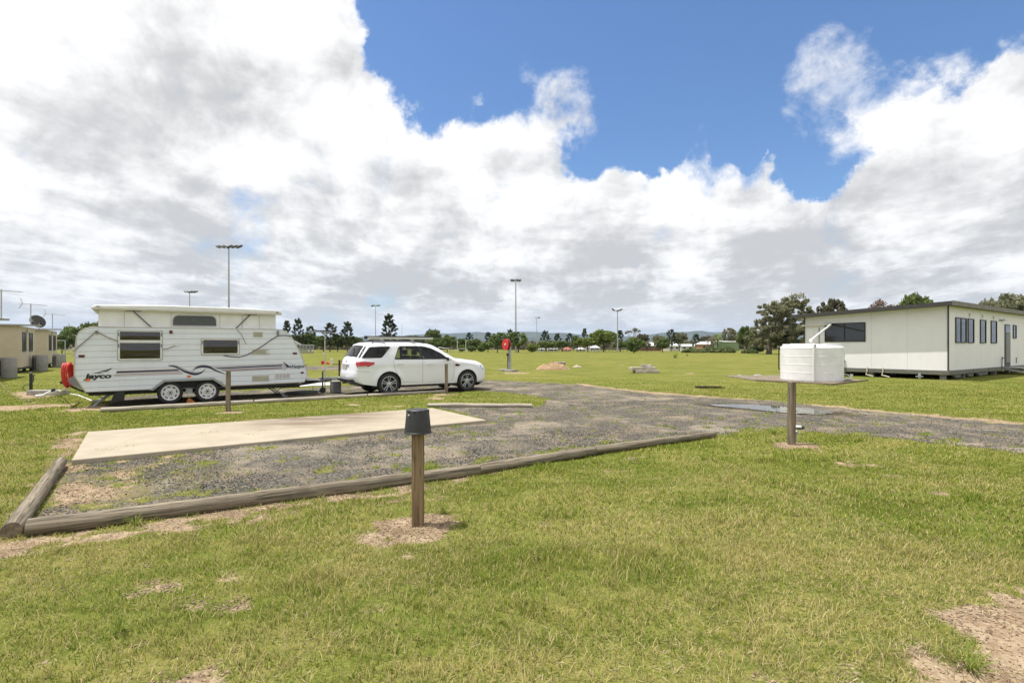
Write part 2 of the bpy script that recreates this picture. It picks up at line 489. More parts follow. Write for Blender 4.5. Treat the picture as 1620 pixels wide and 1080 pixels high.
def ground_mat():
    m = bpy.data.materials.new('turf and gravel'); m.use_nodes = True
    t = NT(m.node_tree); b = t.n['Principled BSDF']
    at_ = t.new('ShaderNodeAttribute', attribute_name='masks')
    sp = t.new('ShaderNodeSeparateColor'); t.l.new(at_.outputs['Color'], sp.inputs[0])
    gr, di, dr = sp.outputs[0], sp.outputs[1], sp.outputs[2]
    co = t.new('ShaderNodeTexCoord').outputs['Object']
    fine = t.noise(co, 55, 4, .65); mid = t.noise(co, 9, 5, .6); big = t.noise(co, .33, 5, .6); huge = t.noise(co, .06, 5, .6)
    # turf
    a = t.mix(t.smooth(mid, .35, .65), (.108, .150, .026), (.165, .198, .042))
    a = t.mix(t.smooth(big, .35, .7, 0, .55), a, (.222, .222, .062))
    straw = t.math('MULTIPLY', dr, t.smooth(t.math('ADD', t.math('MULTIPLY', fine, .5), t.math('MULTIPLY', mid, .5)), .38, .62))
    a = t.mix(t.math('MULTIPLY', straw, .7), a, (.336, .274, .110))
    a = t.mix(t.smooth(huge, .38, .66, 0, .6), a, (.220, .218, .062))
    a = t.mix(t.smooth(fine, .30, .54, .8, 0), a, (.044, .046, .009))
    mp = t.new('ShaderNodeMapping'); t.l.new(co, mp.inputs[0]); mp.inputs['Scale'].default_value = (.05, .22, 1)
    a = t.mix(t.smooth(t.noise(mp.outputs[0], 1.0, 7, .65, .6), .44, .66, 0, .6), a, (.120, .152, .032))
    mm = t.noise(co, 1.6, 6, .7, .5); mp2 = t.new('ShaderNodeMapping'); t.l.new(co, mp2.inputs[0]); mp2.inputs['Scale'].default_value = (.45, 1.5, 1)
    m3 = t.noise(mp2.outputs[0], 1.0, 7, .72, .5)
    a = t.mix(t.smooth(m3, .47, .64, 0, .55), a, (.270, .232, .082))
    a = t.mix(t.smooth(m3, .36, .48, .6, 0), a, (.068, .085, .013))
    a = t.mix(t.smooth(mm, .56, .70, 0, .4), a, (.285, .258, .090))
    # bare earth
    e = t.mix(t.smooth(mid, .3, .7), (.27, .19, .125), (.43, .335, .23))
    e = t.mix(t.smooth(t.noise(co, 2.6, 6, .65, .5), .48, .66, 0, .75), e, (.17, .11, .075))
    e = t.mix(t.smooth(fine, .52, .72, 0, .7), e, (.55, .46, .33))
    e = t.mix(t.smooth(fine, .28, .42, .6, 0), e, (.10, .06, .035))
    # gravel: stones of many greys, darker grey between them, patches of tan dust
    vo = t.new('ShaderNodeTexVoronoi'); t.l.new(co, vo.inputs['Vector']); vo.inputs['Scale'].default_value = 42
    vs = t.new('ShaderNodeSeparateColor'); t.l.new(vo.outputs['Color'], vs.inputs[0])
    st = t.mix(vs.outputs[0], (.068, .063, .053), (.25, .23, .195))
    st = t.mix(t.smooth(vo.outputs['Distance'], .35, .75, 0, .75), st, (.085, .078, .07))
    st = t.mix(t.smooth(t.noise(co, 1.3, 6, .65, .4), .45, .68, 0, .68), st, (.31, .25, .18))
    st = t.mix(t.smooth(t.noise(co, .8, 5, .6, .8), .50, .66, 0, .68), st, (.35, .30, .23))
    st = t.mix(t.smooth(big, .5, .75, 0, .5), st, (.26, .24, .21))
    jit = t.math('MULTIPLY', t.math('SUBTRACT', t.math('ADD', t.math('MULTIPLY', fine, .6), t.math('MULTIPLY', mid, .4)), .5), 1.5)
    ed = t.smooth(t.math('ADD', di, jit), .42, .72)
    eg = t.smooth(t.math('ADD', gr, jit), .36, .60)
    c = t.mix(ed, a, e); c = t.mix(eg, c, st)
    c = t.mix(t.math('MULTIPLY', at_.outputs['Alpha'], .85), c, t.mix(1.0, c, (.36, .33, .30), 'MULTIPLY'))      # wet ground round the puddle
    t.l.new(c, b.inputs['Base Color']); b.inputs['Roughness'].default_value = .95; b.inputs['Specular IOR Level'].default_value = 0.0
    h = t.math('ADD', t.math('MULTIPLY', fine, .6), t.math('MULTIPLY', t.math('MULTIPLY', vo.outputs['Distance'], eg), -.9))
    bp = t.new('ShaderNodeBump'); bp.inputs['Strength'].default_value = .8; bp.inputs['Distance'].default_value = .025
    t.l.new(h, bp.inputs['Height']); t.l.new(bp.outputs[0], b.inputs['Normal'])
    return m
M_GROUND = ground_mat()
# the gravel road and the grassy ground meet edge to edge and share one material with masks
isr = (g[quads].mean(1) > .5)
for nm, sel in (('ground', ~isr), ('gravel_road', isr)):
    q = quads[sel]; used = np.unique(q); inv = np.zeros(len(verts), np.int64); inv[used] = np.arange(len(used))
    o = np_mesh(nm, verts[used], inv[q], M_GROUND, attrs={'masks': masks[used]}, smooth=True)
    o['kind'] = 'structure'

# ------------------------------------------------------------------ grass blades on the near lawn
def attr_mat(name, rough=.7, transl=0.0, spec=.2):
    m = bpy.data.materials.new(name); m.use_nodes = True
    t = NT(m.node_tree); b = t.n['Principled BSDF']
    a = t.new('ShaderNodeAttribute', attribute_name='tint')
    t.l.new(a.outputs['Color'], b.inputs['Base Color']); b.inputs['Roughness'].default_value = rough; b.inputs['Specular IOR Level'].default_value = spec
    if transl:
        tl = t.new('ShaderNodeBsdfTranslucent'); t.l.new(a.outputs['Color'], tl.inputs[0])
        mx = t.new('ShaderNodeMixShader'); mx.inputs[0].default_value = transl
        t.l.new(b.outputs[0], mx.inputs[1]); t.l.new(tl.outputs[0], mx.inputs[2]); t.l.new(mx.outputs[0], t.n['Material Output'].inputs[0])
    return m
rng = np.random.default_rng(7)
M_BLADE = attr_mat('grass blades', .7, .3, .03)
def blades(bands):
    V_, F_, T_ = [], [], []; base = 0
    for y0, y1, dens, wid, hei in bands:
        n = int(dens * ((y1 - y0) * 1.6 + (y1 ** 2 - y0 ** 2) * 1.03))
        yy = np.sqrt(rng.uniform(y0 ** 2, y1 ** 2, n)); xx = rng.uniform(-1, 1, n) * (1.03 * yy + .8)
        gg, dd, dr, we = fields(xx, yy)
        if y1 > 20: dens_f = sstep(27, 19, yy)
        else: dens_f = 1.0
        keep = rng.random(n) < dens_f * np.clip((1 - gg) + we * .6, 0, 1) * (1 - .96 * sstep(.1, .75, dd)) * (.45 + .55 * sstep(.30, .48, fbm(xx * 6, yy * 6, 2, 23)))
        xx, yy, dr, we, dd, gg = (k[keep] for k in (xx, yy, dr, we, dd, gg)); n = len(xx)
        zz = gz(xx, yy) - gg * .012
        lush = fbm(xx * 1.1, yy * 1.1, 3, 91)
        tuft = sstep(.62, .78, fbm(xx * 2.3, yy * 2.3, 3, 95))
        h = hei * rng.uniform(.45, 1.25, n) * (.7 + .6 * lush + .9 * tuft); w = wid * rng.uniform(.6, 1.3, n)
        az = rng.uniform(0, 2 * np.pi, n); ln = h * rng.uniform(.2, 1.5, n)
        fx, fy = np.cos(az), np.sin(az); tw = az + np.pi / 2 + rng.uniform(-.6, .6, n); sx, sy = np.cos(tw) * w / 2, np.sin(tw) * w / 2
        P = np.stack([xx, yy, zz - .004], 1)
        mid = P + np.stack([fx * ln * .35, fy * ln * .35, h * .62], 1); tip = P + np.stack([fx * ln, fy * ln, h], 1)
        s = np.stack([sx, sy, np.zeros(n)], 1)
        vv = np.stack([P - s, P + s, mid + s * .75, mid - s * .75, tip + s * .1, tip - s * .1], 1).reshape(-1, 3)
        q = base + np.arange(n)[:, None] * 6
        F_.append(np.concatenate([q + np.array([[0, 1, 2, 3]]), q + np.array([[3, 2, 4, 5]])])); base += 6 * n
        r = rng.random(n); r2 = rng.random(n)[:, None]
        pal = np.array([(.085, .145, .015), (.175, .235, .030), (.30, .31, .058)])
        c = pal[0] * (1 - r2) + pal[1] * r2
        far_w = sstep(4, 9, yy)
        yel = (r < .26 + .30 * dr + .25 * far_w * lush)[:, None]; c = np.where(yel, pal[2] * (.8 + .4 * r2), c)
        drp = np.clip(.09 + .16 * sstep(8, 3.5, yy) + .38 * dr * (1 - .45 * sstep(6, 12, yy)) + .35 * dd, 0, .8)
        sd = (rng.random(n) < drp)[:, None]; c = np.where(sd, np.array([.50, .42, .20]) * (.65 + .6 * r2), c)
        isl = (we > .3)[:, None]; c = np.where(isl, c * np.array([.85, 1.0, .9]), c); h_scale = np.where(we > .3, .6, 1.0)
        c = np.concatenate([c, np.ones((n, 1))], 1)
        T_.append(np.repeat(c, 6, 0)); V_.append(vv)
    return np.concatenate(V_), np.concatenate(F_), np.concatenate(T_)
bv, bf, bt = blades([(2.0, 4.2, 7600, .0038, .034), (4.2, 7, 3600, .0060, .034), (7, 12, 1400, .0098, .034), (12, 19, 460, .015, .034), (19, 27, 130, .02, .034)])
o = np_mesh('lawn_grass', bv, bf, M_BLADE, attrs={'tint': bt}, smooth=True)
tag(o, 'short mown green and straw coloured grass covering the site', 'grass', kind='stuff')

def litter(n, y0, y1):
    yy = np.sqrt(rng.uniform(y0 ** 2, y1 ** 2, n)); xx = rng.uniform(-1, 1, n) * (1.03 * yy + .5)
    gg, dd, dr, we = fields(xx, yy); k = (rng.random(n) < sstep(.12, .5, dd) * .5 * sstep(.38, .6, fbm(xx * 3.4, yy * 3.4, 3, 19)) + .10 * (dr > .5)) & (gg < .4)
    xx, yy = xx[k], yy[k]; n = len(xx); zz = gz(xx, yy) + .006; a = rng.uniform(0, 6.28, n); L = rng.uniform(.008, .030, n) * rng.uniform(.6, 1.2, n); w = rng.uniform(.0010, .0020, n)
    d = np.stack([np.cos(a) * L, np.sin(a) * L, rng.uniform(-.004, .012, n)], 1); s = np.stack([-np.sin(a) * w, np.cos(a) * w, 0 * a], 1); P = np.stack([xx, yy, zz], 1)
    vv = np.stack([P - d - s, P - d + s, P + d + s, P + d - s], 1).reshape(-1, 3); r = rng.random((n, 1))
    c = np.where(r < .72, np.array([.52, .44, .29]) * (.6 + .6 * rng.random((n, 1))), np.array([.16, .11, .07])); c = np.concatenate([c, np.ones((n, 1))], 1)
    return vv, np.arange(n * 4).reshape(-1, 4), np.repeat(c, 4, 0)
l1 = litter(420000, 2.0, 11)
o = np_mesh('dry_clippings', l1[0], l1[1], M_BLADE, attrs={'tint': l1[2]})
tag(o, 'dry straw clippings scattered over the worn earth and thin turf', 'clippings', kind='stuff')

# ------------------------------------------------------------------ loose stones on the gravel
def stones(n, y0, y1, s0, s1, soil=False):
    yy = np.sqrt(rng.uniform(y0 ** 2, y1 ** 2, n)); xx = rng.uniform(-1, 1, n) * (1.0 * yy + .4)
    gg, dd, dr, we = fields(xx, yy)
    k = rng.random(n) < (sstep(.2, .6, dd) * (gg < .4) if soil else gg * (1 - .7 * we)) * (.12 + .95 * sstep(.40, .62, fbm(xx * 1.3, yy * 1.3, 3, 61)))
    k &= sdf(SITE, xx, yy) < .3
    xx, yy, gg = xx[k], yy[k], gg[k]; n = len(xx)
    zz = gz(xx, yy) - gg * .012
    oc = np.array([(1, 0, 0), (0, 1, 0), (-1, 0, 0), (0, -1, 0), (0, 0, 1), (0, 0, -1)], float)
    r = (rng.uniform(s0, s1, n) ** 1)[:, None, None] * rng.uniform(.55, 1.25, (n, 6, 1))
    a = rng.uniform(0, 6.28, n); ca, sa = np.cos(a)[:, None], np.sin(a)[:, None]
    o3 = np.stack([oc[None, :, 0] * ca - oc[None, :, 1] * sa, oc[None, :, 0] * sa + oc[None, :, 1] * ca, np.repeat(oc[None, :, 2] * .65, n, 0) + 0 * ca], 2) + rng.uniform(-.2, .2, (n, 6, 3))
    vv = (o3 * r + np.stack([xx, yy, zz + .004], 1)[:, None, :]).reshape(-1, 3)
    tri = np.array([(0, 1, 4), (1, 2, 4), (2, 3, 4), (3, 0, 4), (1, 0, 5), (2, 1, 5), (3, 2, 5), (0, 3, 5)])
    ff = (np.arange(n)[:, None, None] * 6 + tri[None]).reshape(-1, 3)
    c = rng.choice([.055, .085, .12, .18, .28], n, p=[.2, .3, .25, .17, .08])[:, None] * rng.uniform(.8, 1.2, (n, 1)) * np.array([[.99, .955, .86]])
    br = rng.random(n)[:, None] < (1.1 if soil else .15); c = np.where(br, np.array([.34, .25, .165]) * rng.uniform(.45, 1.3, (n, 1)), c)
    return vv, ff, np.repeat(np.concatenate([c, np.ones((n, 1))], 1), 6, 0)
s1 = stones(90000, 4.3, 9.5, .005, .016); s2 = stones(20000, 9.5, 15, .007, .017)
M_ST = attr_mat('gravel stones', .9)
np_o = np_mesh('loose_gravel', np.concatenate([s1[0], s2[0]]), np.concatenate([s1[1], s2[1] + len(s1[0])]), M_ST, attrs={'tint': np.concatenate([s1[2], s2[2]])})
s3 = stones(160000, 2.0, 9, .003, .011, True)
tag(np_mesh('soil_crumbs', s3[0], s3[1], M_ST, attrs={'tint': s3[2]}), 'small brown crumbs of soil on the bare patches', 'soil crumbs', kind='stuff')
tag(np_o, 'loose grey crushed stones scattered over the gravel pad and road', 'gravel', kind='stuff')

# ------------------------------------------------------------------ puddle, slab
def puddle():
    m = bpy.data.materials.new('puddle water'); m.use_nodes = True
    b = m.node_tree.nodes['Principled BSDF']; b.inputs['Base Color'].default_value = (.05, .048, .044, 1); b.inputs['Roughness'].default_value = .02; b.inputs['IOR'].default_value = 1.45
    b.inputs['Specular IOR Level'].default_value = .9
    pts = [(1125, 638), (1160, 637), (1195, 638.5), (1235, 640.5), (1280, 644), (1308, 648), (1316, 651), (1305, 653.5), (1275, 653), (1235, 650.5), (1195, 646.5), (1155, 642.5), (1130, 640)]
    rnd = random.Random(3); P = [Vector(G(*p)) for p in pts]; n = len(P); out = []
    for i in range(n):
        a, b2, c2, d2 = P[i - 1], P[i], P[(i + 1) % n], P[(i + 2) % n]
        for k in range(5):
            s = k / 5
            q = .5 * ((2 * b2) + (c2 - a) * s + (2 * a - 5 * b2 + 4 * c2 - d2) * s * s + (3 * b2 - a - 3 * c2 + d2) * s ** 3)
            out.append((q.x + rnd.uniform(-.03, .03), q.y + rnd.uniform(-.06, .06)))
    tag(MB().prism(out, -.06, -.0195, lambda u, v, w: (u, v, w)).build('puddle', m, smooth=False), kind='structure')
puddle()

def slab_mat():
    m = bpy.data.materials.new('cream concrete'); m.use_nodes = True
    t = NT(m.node_tree); b = t.n['Principled BSDF']; co = t.new('ShaderNodeTexCoord').outputs['Object']
    n = t.noise(co, 2.0, 8, .65); f = t.noise(co, 60, 4, .6)
    c = t.mix(t.smooth(n, .3, .7), (.355, .305, .228), (.43, .372, .285))
    c = t.mix(t.smooth(f, .3, .5, .22, 0), c, (.30, .25, .18))
    mp = t.new('ShaderNodeMapping'); t.l.new(co, mp.inputs[0]); mp.inputs['Rotation'].default_value = (0, 0, -GRID); mp.inputs['Scale'].default_value = (.6, 2.4, 1)
    br = t.noise(mp.outputs[0], 1.2, 7, .65, .5)
    c0 = G(505, 664); ds = t.vmath('LENGTH', t.vmath('SUBTRACT', co, (c0[0], c0[1], .08)))
    zone = t.smooth(ds, .4, 2.2, 1.0, 0.0)
    c = t.mix(t.math('MULTIPLY', t.smooth(br, .30, .60), t.math('MULTIPLY', zone, .95)), c, (.15, .10, .062))      # rusty brown stain
    c = t.mix(t.smooth(t.noise(co, 3.3, 8, .7, .3), .60, .8, 0, .35), c, (.30, .25, .18))
    vo = t.new('ShaderNodeTexVoronoi'); t.l.new(co, vo.inputs['Vector']); vo.inputs['Scale'].default_value = 1.5
    c = t.mix(t.smooth(vo.outputs['Distance'], .018, .035, .8, 0), c, (.06, .05, .04))
    t.l.new(c, b.inputs['Base Color']); b.inputs['Roughness'].default_value = .85
    bp = t.new('ShaderNodeBump'); bp.inputs['Strength'].default_value = .25; bp.inputs['Distance'].default_value = .01
    t.l.new(f, bp.inputs['Height']); t.l.new(bp.outputs[0], b.inputs['Normal'])
    return m
sc = [G(113, 727, .055), G(770, 664, .055), G(684, 645, .055), G(139, 682.5, .055)]
tag(MB().prism(sc, -.06, .055, lambda u, v, w: (u, v, w)).build('concrete_slab', slab_mat(), bevel=.012), kind='structure')
# ------------------------------------------------------------------ shared materials
M = {}
M['alu_grey'] = mk('brushed grey metal', (.36, .37, .38), .4, .7, .1, 8)
M['galv'] = mk('galvanised steel', (.42, .43, .44), .5, .6, .18, 12)
M['dark_steel'] = mk('dark painted steel', (.035, .036, .038), .55, 0, .3, 10, dirt=(.10, .075, .05), damt=.4)
M['black'] = mk('black plastic', (.018, .018, .019), .5, 0, .2, 10)
M['rubber'] = mk('tyre rubber', (.022, .022, .023), .8, 0, .25, 20, bump=.2, dirt=(.09, .075, .06), damt=.35)
M['white_plastic'] = mk('white plastic', (.70, .70, .68), .4, 0, .05, 5)
M['white_paint'] = mk('white paint', (.72, .72, .70), .45, 0, .06, 5, dirt=(.45, .40, .32), damt=.2)
M['grey_plastic'] = mk('grey plastic', (.22, .225, .23), .55, 0, .1, 5)
M['amber'] = mk('amber lens', (.75, .16, .02), .2, 0, .1, 5)
M['red'] = mk('red lens', (.50, .012, .015), .12, 0, .15, 12, coat=.6)
M['dark_red'] = mk('dark red lens', (.10, .012, .012), .2, 0, .15, 12)
M['red_hose'] = mk('red hose rubber', (.56, .045, .035), .5, 0, .15, 10)
M['red_paint'] = mk('red paint', (.62, .022, .026), .4, 0, .1, 4)
M['orange'] = mk('orange plastic', (.72, .10, .02), .45, 0, .1, 4)
M['rope'] = mk('brown rope', (.24, .17, .12), .9, 0, .2, 40)
M['cream'] = mk('cream plastic', (.56, .53, .44), .5, 0, .08, 4)
M['navy'] = mk('navy vinyl', (.018, .018, .06), .35, 0, .05, 4)
M['mauve'] = mk('mauve vinyl', (.36, .29, .33), .4, 0, .06, 4)
M['tan_vinyl'] = mk('pink tan vinyl', (.45, .31, .25), .4, 0, .06, 4)
M['pale_grey'] = mk('pale grey vinyl', (.46, .46, .48), .4, 0, .06, 4)
M['post_wood'] = wood('treated pine post', (.13, .085, .045), (.30, .215, .125))
M['grey_wood'] = wood('weathered grey timber', (.11, .085, .06), (.29, .235, .17))
M['log_wood'] = wood('weathered round log', (.10, .082, .058), (.31, .262, .195), (26, 26, 1.0), .7)
M['kerb_wood'] = wood('pale weathered log', (.30, .265, .21), (.55, .49, .41), (26, 26, 1.0), .6)
M['dark_wood'] = wood('dark old timber', (.035, .026, .018), (.10, .075, .05))
M['concrete'] = mk('grey concrete', (.34, .325, .295), .9, 0, .18, 9, bump=.4, dirt=(.16, .13, .10), damt=.6)

# ------------------------------------------------------------------ caravan (local: x along the side, -y towards the photographer, z up)
def caravan():
    t = thing('caravan', 'white pop-top caravan with dark windows and navy swoosh stripes, parked behind a white car', 'caravan', (-9.23, 14.0, 0), GRID)
    m = bpy.data.materials.new('ribbed white aluminium'); m.use_nodes = True
    n = NT(m.node_tree); b = n.n['Principled BSDF']; co = n.new('ShaderNodeTexCoord').outputs['Object']
    sp = n.new('ShaderNodeSeparateXYZ'); n.l.new(co, sp.inputs[0])
    zz = n.math('SUBTRACT', sp.outputs[2], n.math('MULTIPLY', sp.outputs[0], .012))
    fr = n.math('FRACT', n.math('MULTIPLY', zz, 1 / .152))
    gro = n.smooth(n.math('ABSOLUTE', n.math('SUBTRACT', fr, .5)), .0, .07, 1.0, 0.0)
    c = n.mix(n.smooth(n.noise(co, 2.2, 6, .6), .3, .7), (.72, .755, .81), (.78, .815, .87))
    c = n.mix(n.math('MULTIPLY', gro, .42), c, (.22, .23, .24))
    mp = n.new('ShaderNodeMapping'); n.l.new(co, mp.inputs[0]); mp.inputs['Scale'].default_value = (9, 1, .7)
    c = n.mix(n.smooth(n.noise(mp.outputs[0], 1.5, 5, .6), .55, .8, 0, .22), c, (.38, .36, .32))   # rain streaks
    n.l.new(c, b.inputs['Base Color']); b.inputs['Roughness'].default_value = .38
    bp = n.new('ShaderNodeBump'); bp.inputs['Strength'].default_value = .7; bp.inputs['Distance'].default_value = .012
    n.l.new(n.math('SUBTRACT', 0.0, gro), bp.inputs['Height']); n.l.new(bp.outputs[0], b.inputs['Normal'])
    W_ = 2.22
    out = [(-1.52, 2.05), (-1.66, 2.045), (-1.79, 2.0), (-1.89, 1.92), (-1.945, 1.8), (-1.975, 1.5), (-1.99, 1.1), (-1.99, .84), (-1.95, .74), (-1.77, .40),
           (-.42, .405), (-.14, .645), (1.02, .66), (1.32, .43), (2.4, .445), (3.44, .46), (3.52, .62), (3.54, .72), (3.52, .80), (3.36, 1.30), (3.15, 1.73), (3.02, 1.93), (2.93, 2.0), (2.80, 2.05), (2.6, 2.065)]
    b = MB(); b.prism(out, 0, W_); body = b.build('body', m, t, bevel=.02, seg=2, angle=30)
    # edge moulding along the near and far outline
    for yy in (-.012, W_ - .012):
        mb = MB()
        for i in range(len(out)):
            p, q = out[i], out[(i + 1) % len(out)]
            if 9 <= i <= 12: continue
            mb.tube([(p[0], yy + .012, p[1]), (q[0], yy + .012, q[1])], .013, 6)
        mb.build('edge_trim', M['cream'], t)
    # wheel arch surround
    mb = MB(); arch = [(-.45, .40), (-.15, .655), (1.03, .67), (1.35, .425)]
    a2 = [(-.39, .38), (-.12, .60), (1.0, .615), (1.28, .40)]
    for i in range(3): mb.prism([arch[i], arch[i + 1], a2[i + 1], a2[i]], -.02, .05)
    mb.build('wheel_arch', M['alu_grey'], t)
    MB().bx(-.36, 1.26, .32, W_ - .32, .30, .62).build('wheel_well', M['dark_steel'], t)
    # chassis
    c = MB()
    for y in (.42, W_ - .42): c.bx(-1.75, 3.4, y - .025, y + .025, .28, .40)
    for x in (-1.6, -.7, 1.5, 2.4, 3.2): c.bx(x - .025, x + .025, .446, W_ - .446, .30, .39)
    for y in (.42, W_ - .42): c.tube([(3.35, y, .36), (4.55, W_ / 2 + (-.05 if y < 1 else .05), .44)], .045, 4)
    c.build('chassis', M['dark_steel'], t)
    MB().bx(-1.7, 3.4, .1, W_ - .1, .392, .41).build('floor_pan', mk('galvanised floor sheet', (.20, .19, .17), .7, .2, .2, 5), t)
    # spare-wheel carrier arms and tail bumper at the rear
    r = MB()
    for y in (.35, W_ - .35): r.tube([(-1.55, y, .34), (-1.75, y, .36), (-1.95, y, .46), (-2.22, y, .63)], .03, 6)
    r.tube([(-2.24, .1, .66), (-2.24, W_ - .1, .66)], .04, 8)
    r.build('rear_bumper', M['dark_steel'], t)
    MB().prism([(-1.99, .84), (-1.80, .44), (-1.86, .47), (-2.14, .62), (-2.2, .70)], .25, .31).build('rear_panel', mk('grey mud flap', (.33, .34, .36), .6), t)
    # wheels
    def wheel(x, y, sgn):
        ty = MB(); prof = [(.205, -.085), (.25, -.095), (.285, -.088), (.30, -.06), (.302, 0), (.30, .06), (.285, .088), (.25, .095), (.205, .085)]
        ty.lathe(prof, 40, 'Y', (x, y, .302), True); w = ty.build('wheel', M['rubber'], t)
        rm = MB(); rm.lathe([(.212, -.09), (.198, -.094), (.19, -.07), (.15, -.055), (.085, -.066), (.06, -.07), (.0001, -.07)] if sgn < 0 else [(.212, .09), (.198, .094), (.19, .07), (.15, .055), (.085, .066), (.06, .07), (.0001, .07)], 40, 'Y', (x, y, .302), cap=False)
        rm.build('rim', M['white_paint'], w)
        for k in range(8):
            q = k * math.pi / 4 + .2; Mx = Matrix.Rotation(-q, 3, 'Y'); sl = MB()
            sl.box(Vector((x, y + sgn * .059, .302)) + Mx @ Vector((.152, 0, 0)), (.026, .02, .066), m=Mx); sl.build('slot', M['black'], w)
        nb = MB()
        for k in range(6):
            q = k * math.pi / 3; nb.cyl((x + .055 * math.cos(q), y + sgn * .06, .302 + .055 * math.sin(q)), (x + .055 * math.cos(q), y + sgn * .088, .302 + .055 * math.sin(q)), .011, n=6)
        nb.cyl((x, y + sgn * .05, .302), (x, y + sgn * .095, .302), .026, n=10); nb.build('hub', M['dark_steel'], w)
    for x in (.0, .87):
        wheel(x, .115, -1); wheel(x, W_ - .115, 1)
    ax = MB(); ax.tube([(0, .2, .302), (0, W_ - .2, .302)], .03, 8); ax.tube([(.87, .2, .302), (.87, W_ - .2, .302)], .03, 8)
    ax.bx(.36, .52, .16, .22, .24, .40); ax.bx(-.1, .97, .17, .22, .25, .275); ax.build('suspension', M['galv'], t)
    # pop-top skirt and roof
    cv = MB(); cv.bx(-1.53, 2.65, .10, W_ - .10, 2.03, 2.50)
    mc = mk('pop-top canvas', (.80, .79, .78), .85, 0, .06, 3, bump=.5, bscale=2.2)
    canvas = cv.build('canvas_skirt', mc, t)
    for x in (-1.0, .02, 1.18, 1.75, 2.2): MB().bx(x - .006, x + .006, .094, .1, 2.06, 2.47).build('seam', M['pale_grey'], canvas)
    cw = []
    for i in range(5): a = math.pi / 2 * (1 + i / 4); cw.append((.19 + .13 * math.cos(a), 2.27 + .13 * math.sin(a)))
    cw += [(.06, 2.12), (1.09, 2.125)]
    for i in range(5): a = math.pi / 2 * (i / 4); cw.append((.96 + .13 * math.cos(a), 2.28 + .13 * math.sin(a)))
    MB().prism(cw, .088, .099).build('mesh_window', mk('grey insect mesh', (.10, .105, .11), .8, 0, .15, 30), canvas)
    ring = MB(); ring.tube([(u, .09, v) for u, v in cw] + [(cw[0][0], .09, cw[0][1])], .012, 6); ring.build('mesh_window_trim', M['pale_grey'], canvas)
    rf = MB(); rf.prism([(-1.655, 2.50), (-1.66, 2.56), (-1.60, 2.605), (-.2, 2.655), (1.2, 2.66), (2.74, 2.635), (2.80, 2.60), (2.80, 2.525)], .01, W_ - .01)
    roof = rf.build('roof', mk('white roof shell', (.74, .74, .73), .4, 0, .05, 3, dirt=(.5, .47, .4), damt=.2), t, bevel=.03, seg=3)
    rr = MB(); rr.bx(-1.66, 2.8, -.012, .02, 2.49, 2.535); rr.prism([(-1.655, 2.50), (-1.56, 2.38), (-1.535, 2.38), (-1.535, 2.50)], .06, W_ - .06)
    rr.build('gutter_rail', M['cream'], roof)
    MB().bx(-1.56, -1.49, -.018, -.012, 2.555, 2.575).build('latch', M['black'], roof); MB().bx(2.64, 2.71, -.018, -.012, 2.555, 2.575).build('latch', M['black'], roof)
    for pts in ([(-.81, .06, 2.48), (-.42, .06, 2.06)], [(1.96, .06, 2.49), (1.58, .06, 2.07)]):
        s = MB(); s.tube(pts, .014, 6); s.tube([(pts[0][0] - .17, .07, 2.485), (pts[0][0] + .17, .07, 2.485)], .01, 6); s.build('roof_strut', M['black'], t)
    # windows
    def rrect(x0, x1, z0, z1, r, n=5):
        o = []
        for cx, cz, a0 in ((x1 - r, z1 - r, 0), (x0 + r, z1 - r, 90), (x0 + r, z0 + r, 180), (x1 - r, z0 + r, 270)):
            for i in range(n): a = R(a0 + 90 * i / (n - 1)); o.append((cx + r * math.cos(a), cz + r * math.sin(a)))
        return o
    gm = bpy.data.materials.new('smoked window'); gm.use_nodes = True
    gb = gm.node_tree.nodes['Principled BSDF']; gb.inputs['Base Color'].default_value = (.016, .012, .014, 1); gb.inputs['Roughness'].default_value = .03; gb.inputs['IOR'].default_value = 1.75
    def window(x0, x1, z0, z1, panes):
        fr = MB(); o = rrect(x0, x1, z0, z1, .05); fr.prism(o, -.022, .01); f = fr.build('window', M['white_paint'], t, bevel=.006)
        rim = MB(); rim.tube([(u, -.004, v) for u, v in rrect(x0 - .004, x1 + .004, z0 - .004, z1 + .004, .05)] + [(x1 + .004, -.004, z1 - .05)], .008, 6); rim.build('window_seal', M['grey_plastic'], f)
        for (a, b_, c_, d_) in panes:
            # the acrylic panes bulge a little outwards
            nx_, nz_ = 14, 9; vs = []; fs = []
            for j in range(nz_):
                for i in range(nx_):
                    p, q = i / (nx_ - 1), j / (nz_ - 1)
                    bul = .030 * (1 - (2 * p - 1) ** 4) * (1 - (2 * q - 1) ** 4)
                    vs.append((a + (b_ - a) * p, -.024 - bul, c_ + (d_ - c_) * q))
            for j in range(nz_ - 1):
                for i in range(nx_ - 1): k = j * nx_ + i; fs.append((k, k + 1, k + nx_ + 1, k + nx_))
            MB().add(vs, fs).build('pane', gm, f)
        for x in (x0 + .02, x1 - .02):
            for (a, b_, c_, d_) in panes: MB().bx(x - .008, x + .008, -.035, -.02, d_ - .12, d_ - .03).build('window_stay', M['black'], f)
        MB().bx(x0 - .01, x1 + .01, -.03, .0, z1 + .006, z1 + .022).build('window_drip_rail', M['white_paint'], f)
    window(-1.13, -.18, 1.19, 1.97, [(-1.085, -.225, 1.72, 1.94), (-1.085, -.225, 1.235, 1.645)])
    window(.72, 1.66, 1.315, 1.775, [(.765, 1.615, 1.36, 1.735)])
    # lamps and reflectors, vents, hatches
    def patch(name, mat, x0, x1, z0, z1, d=.014, y=0.0): return MB().bx(x0, x1, y - d, y, z0, z1).build(name, mat, t, bevel=.003)
    for x, z in ((-1.84, 1.31), (3.18, 1.34)): patch('side_marker_lamp', M['dark_red'], x - .07, x + .05, z - .03, z + .03)
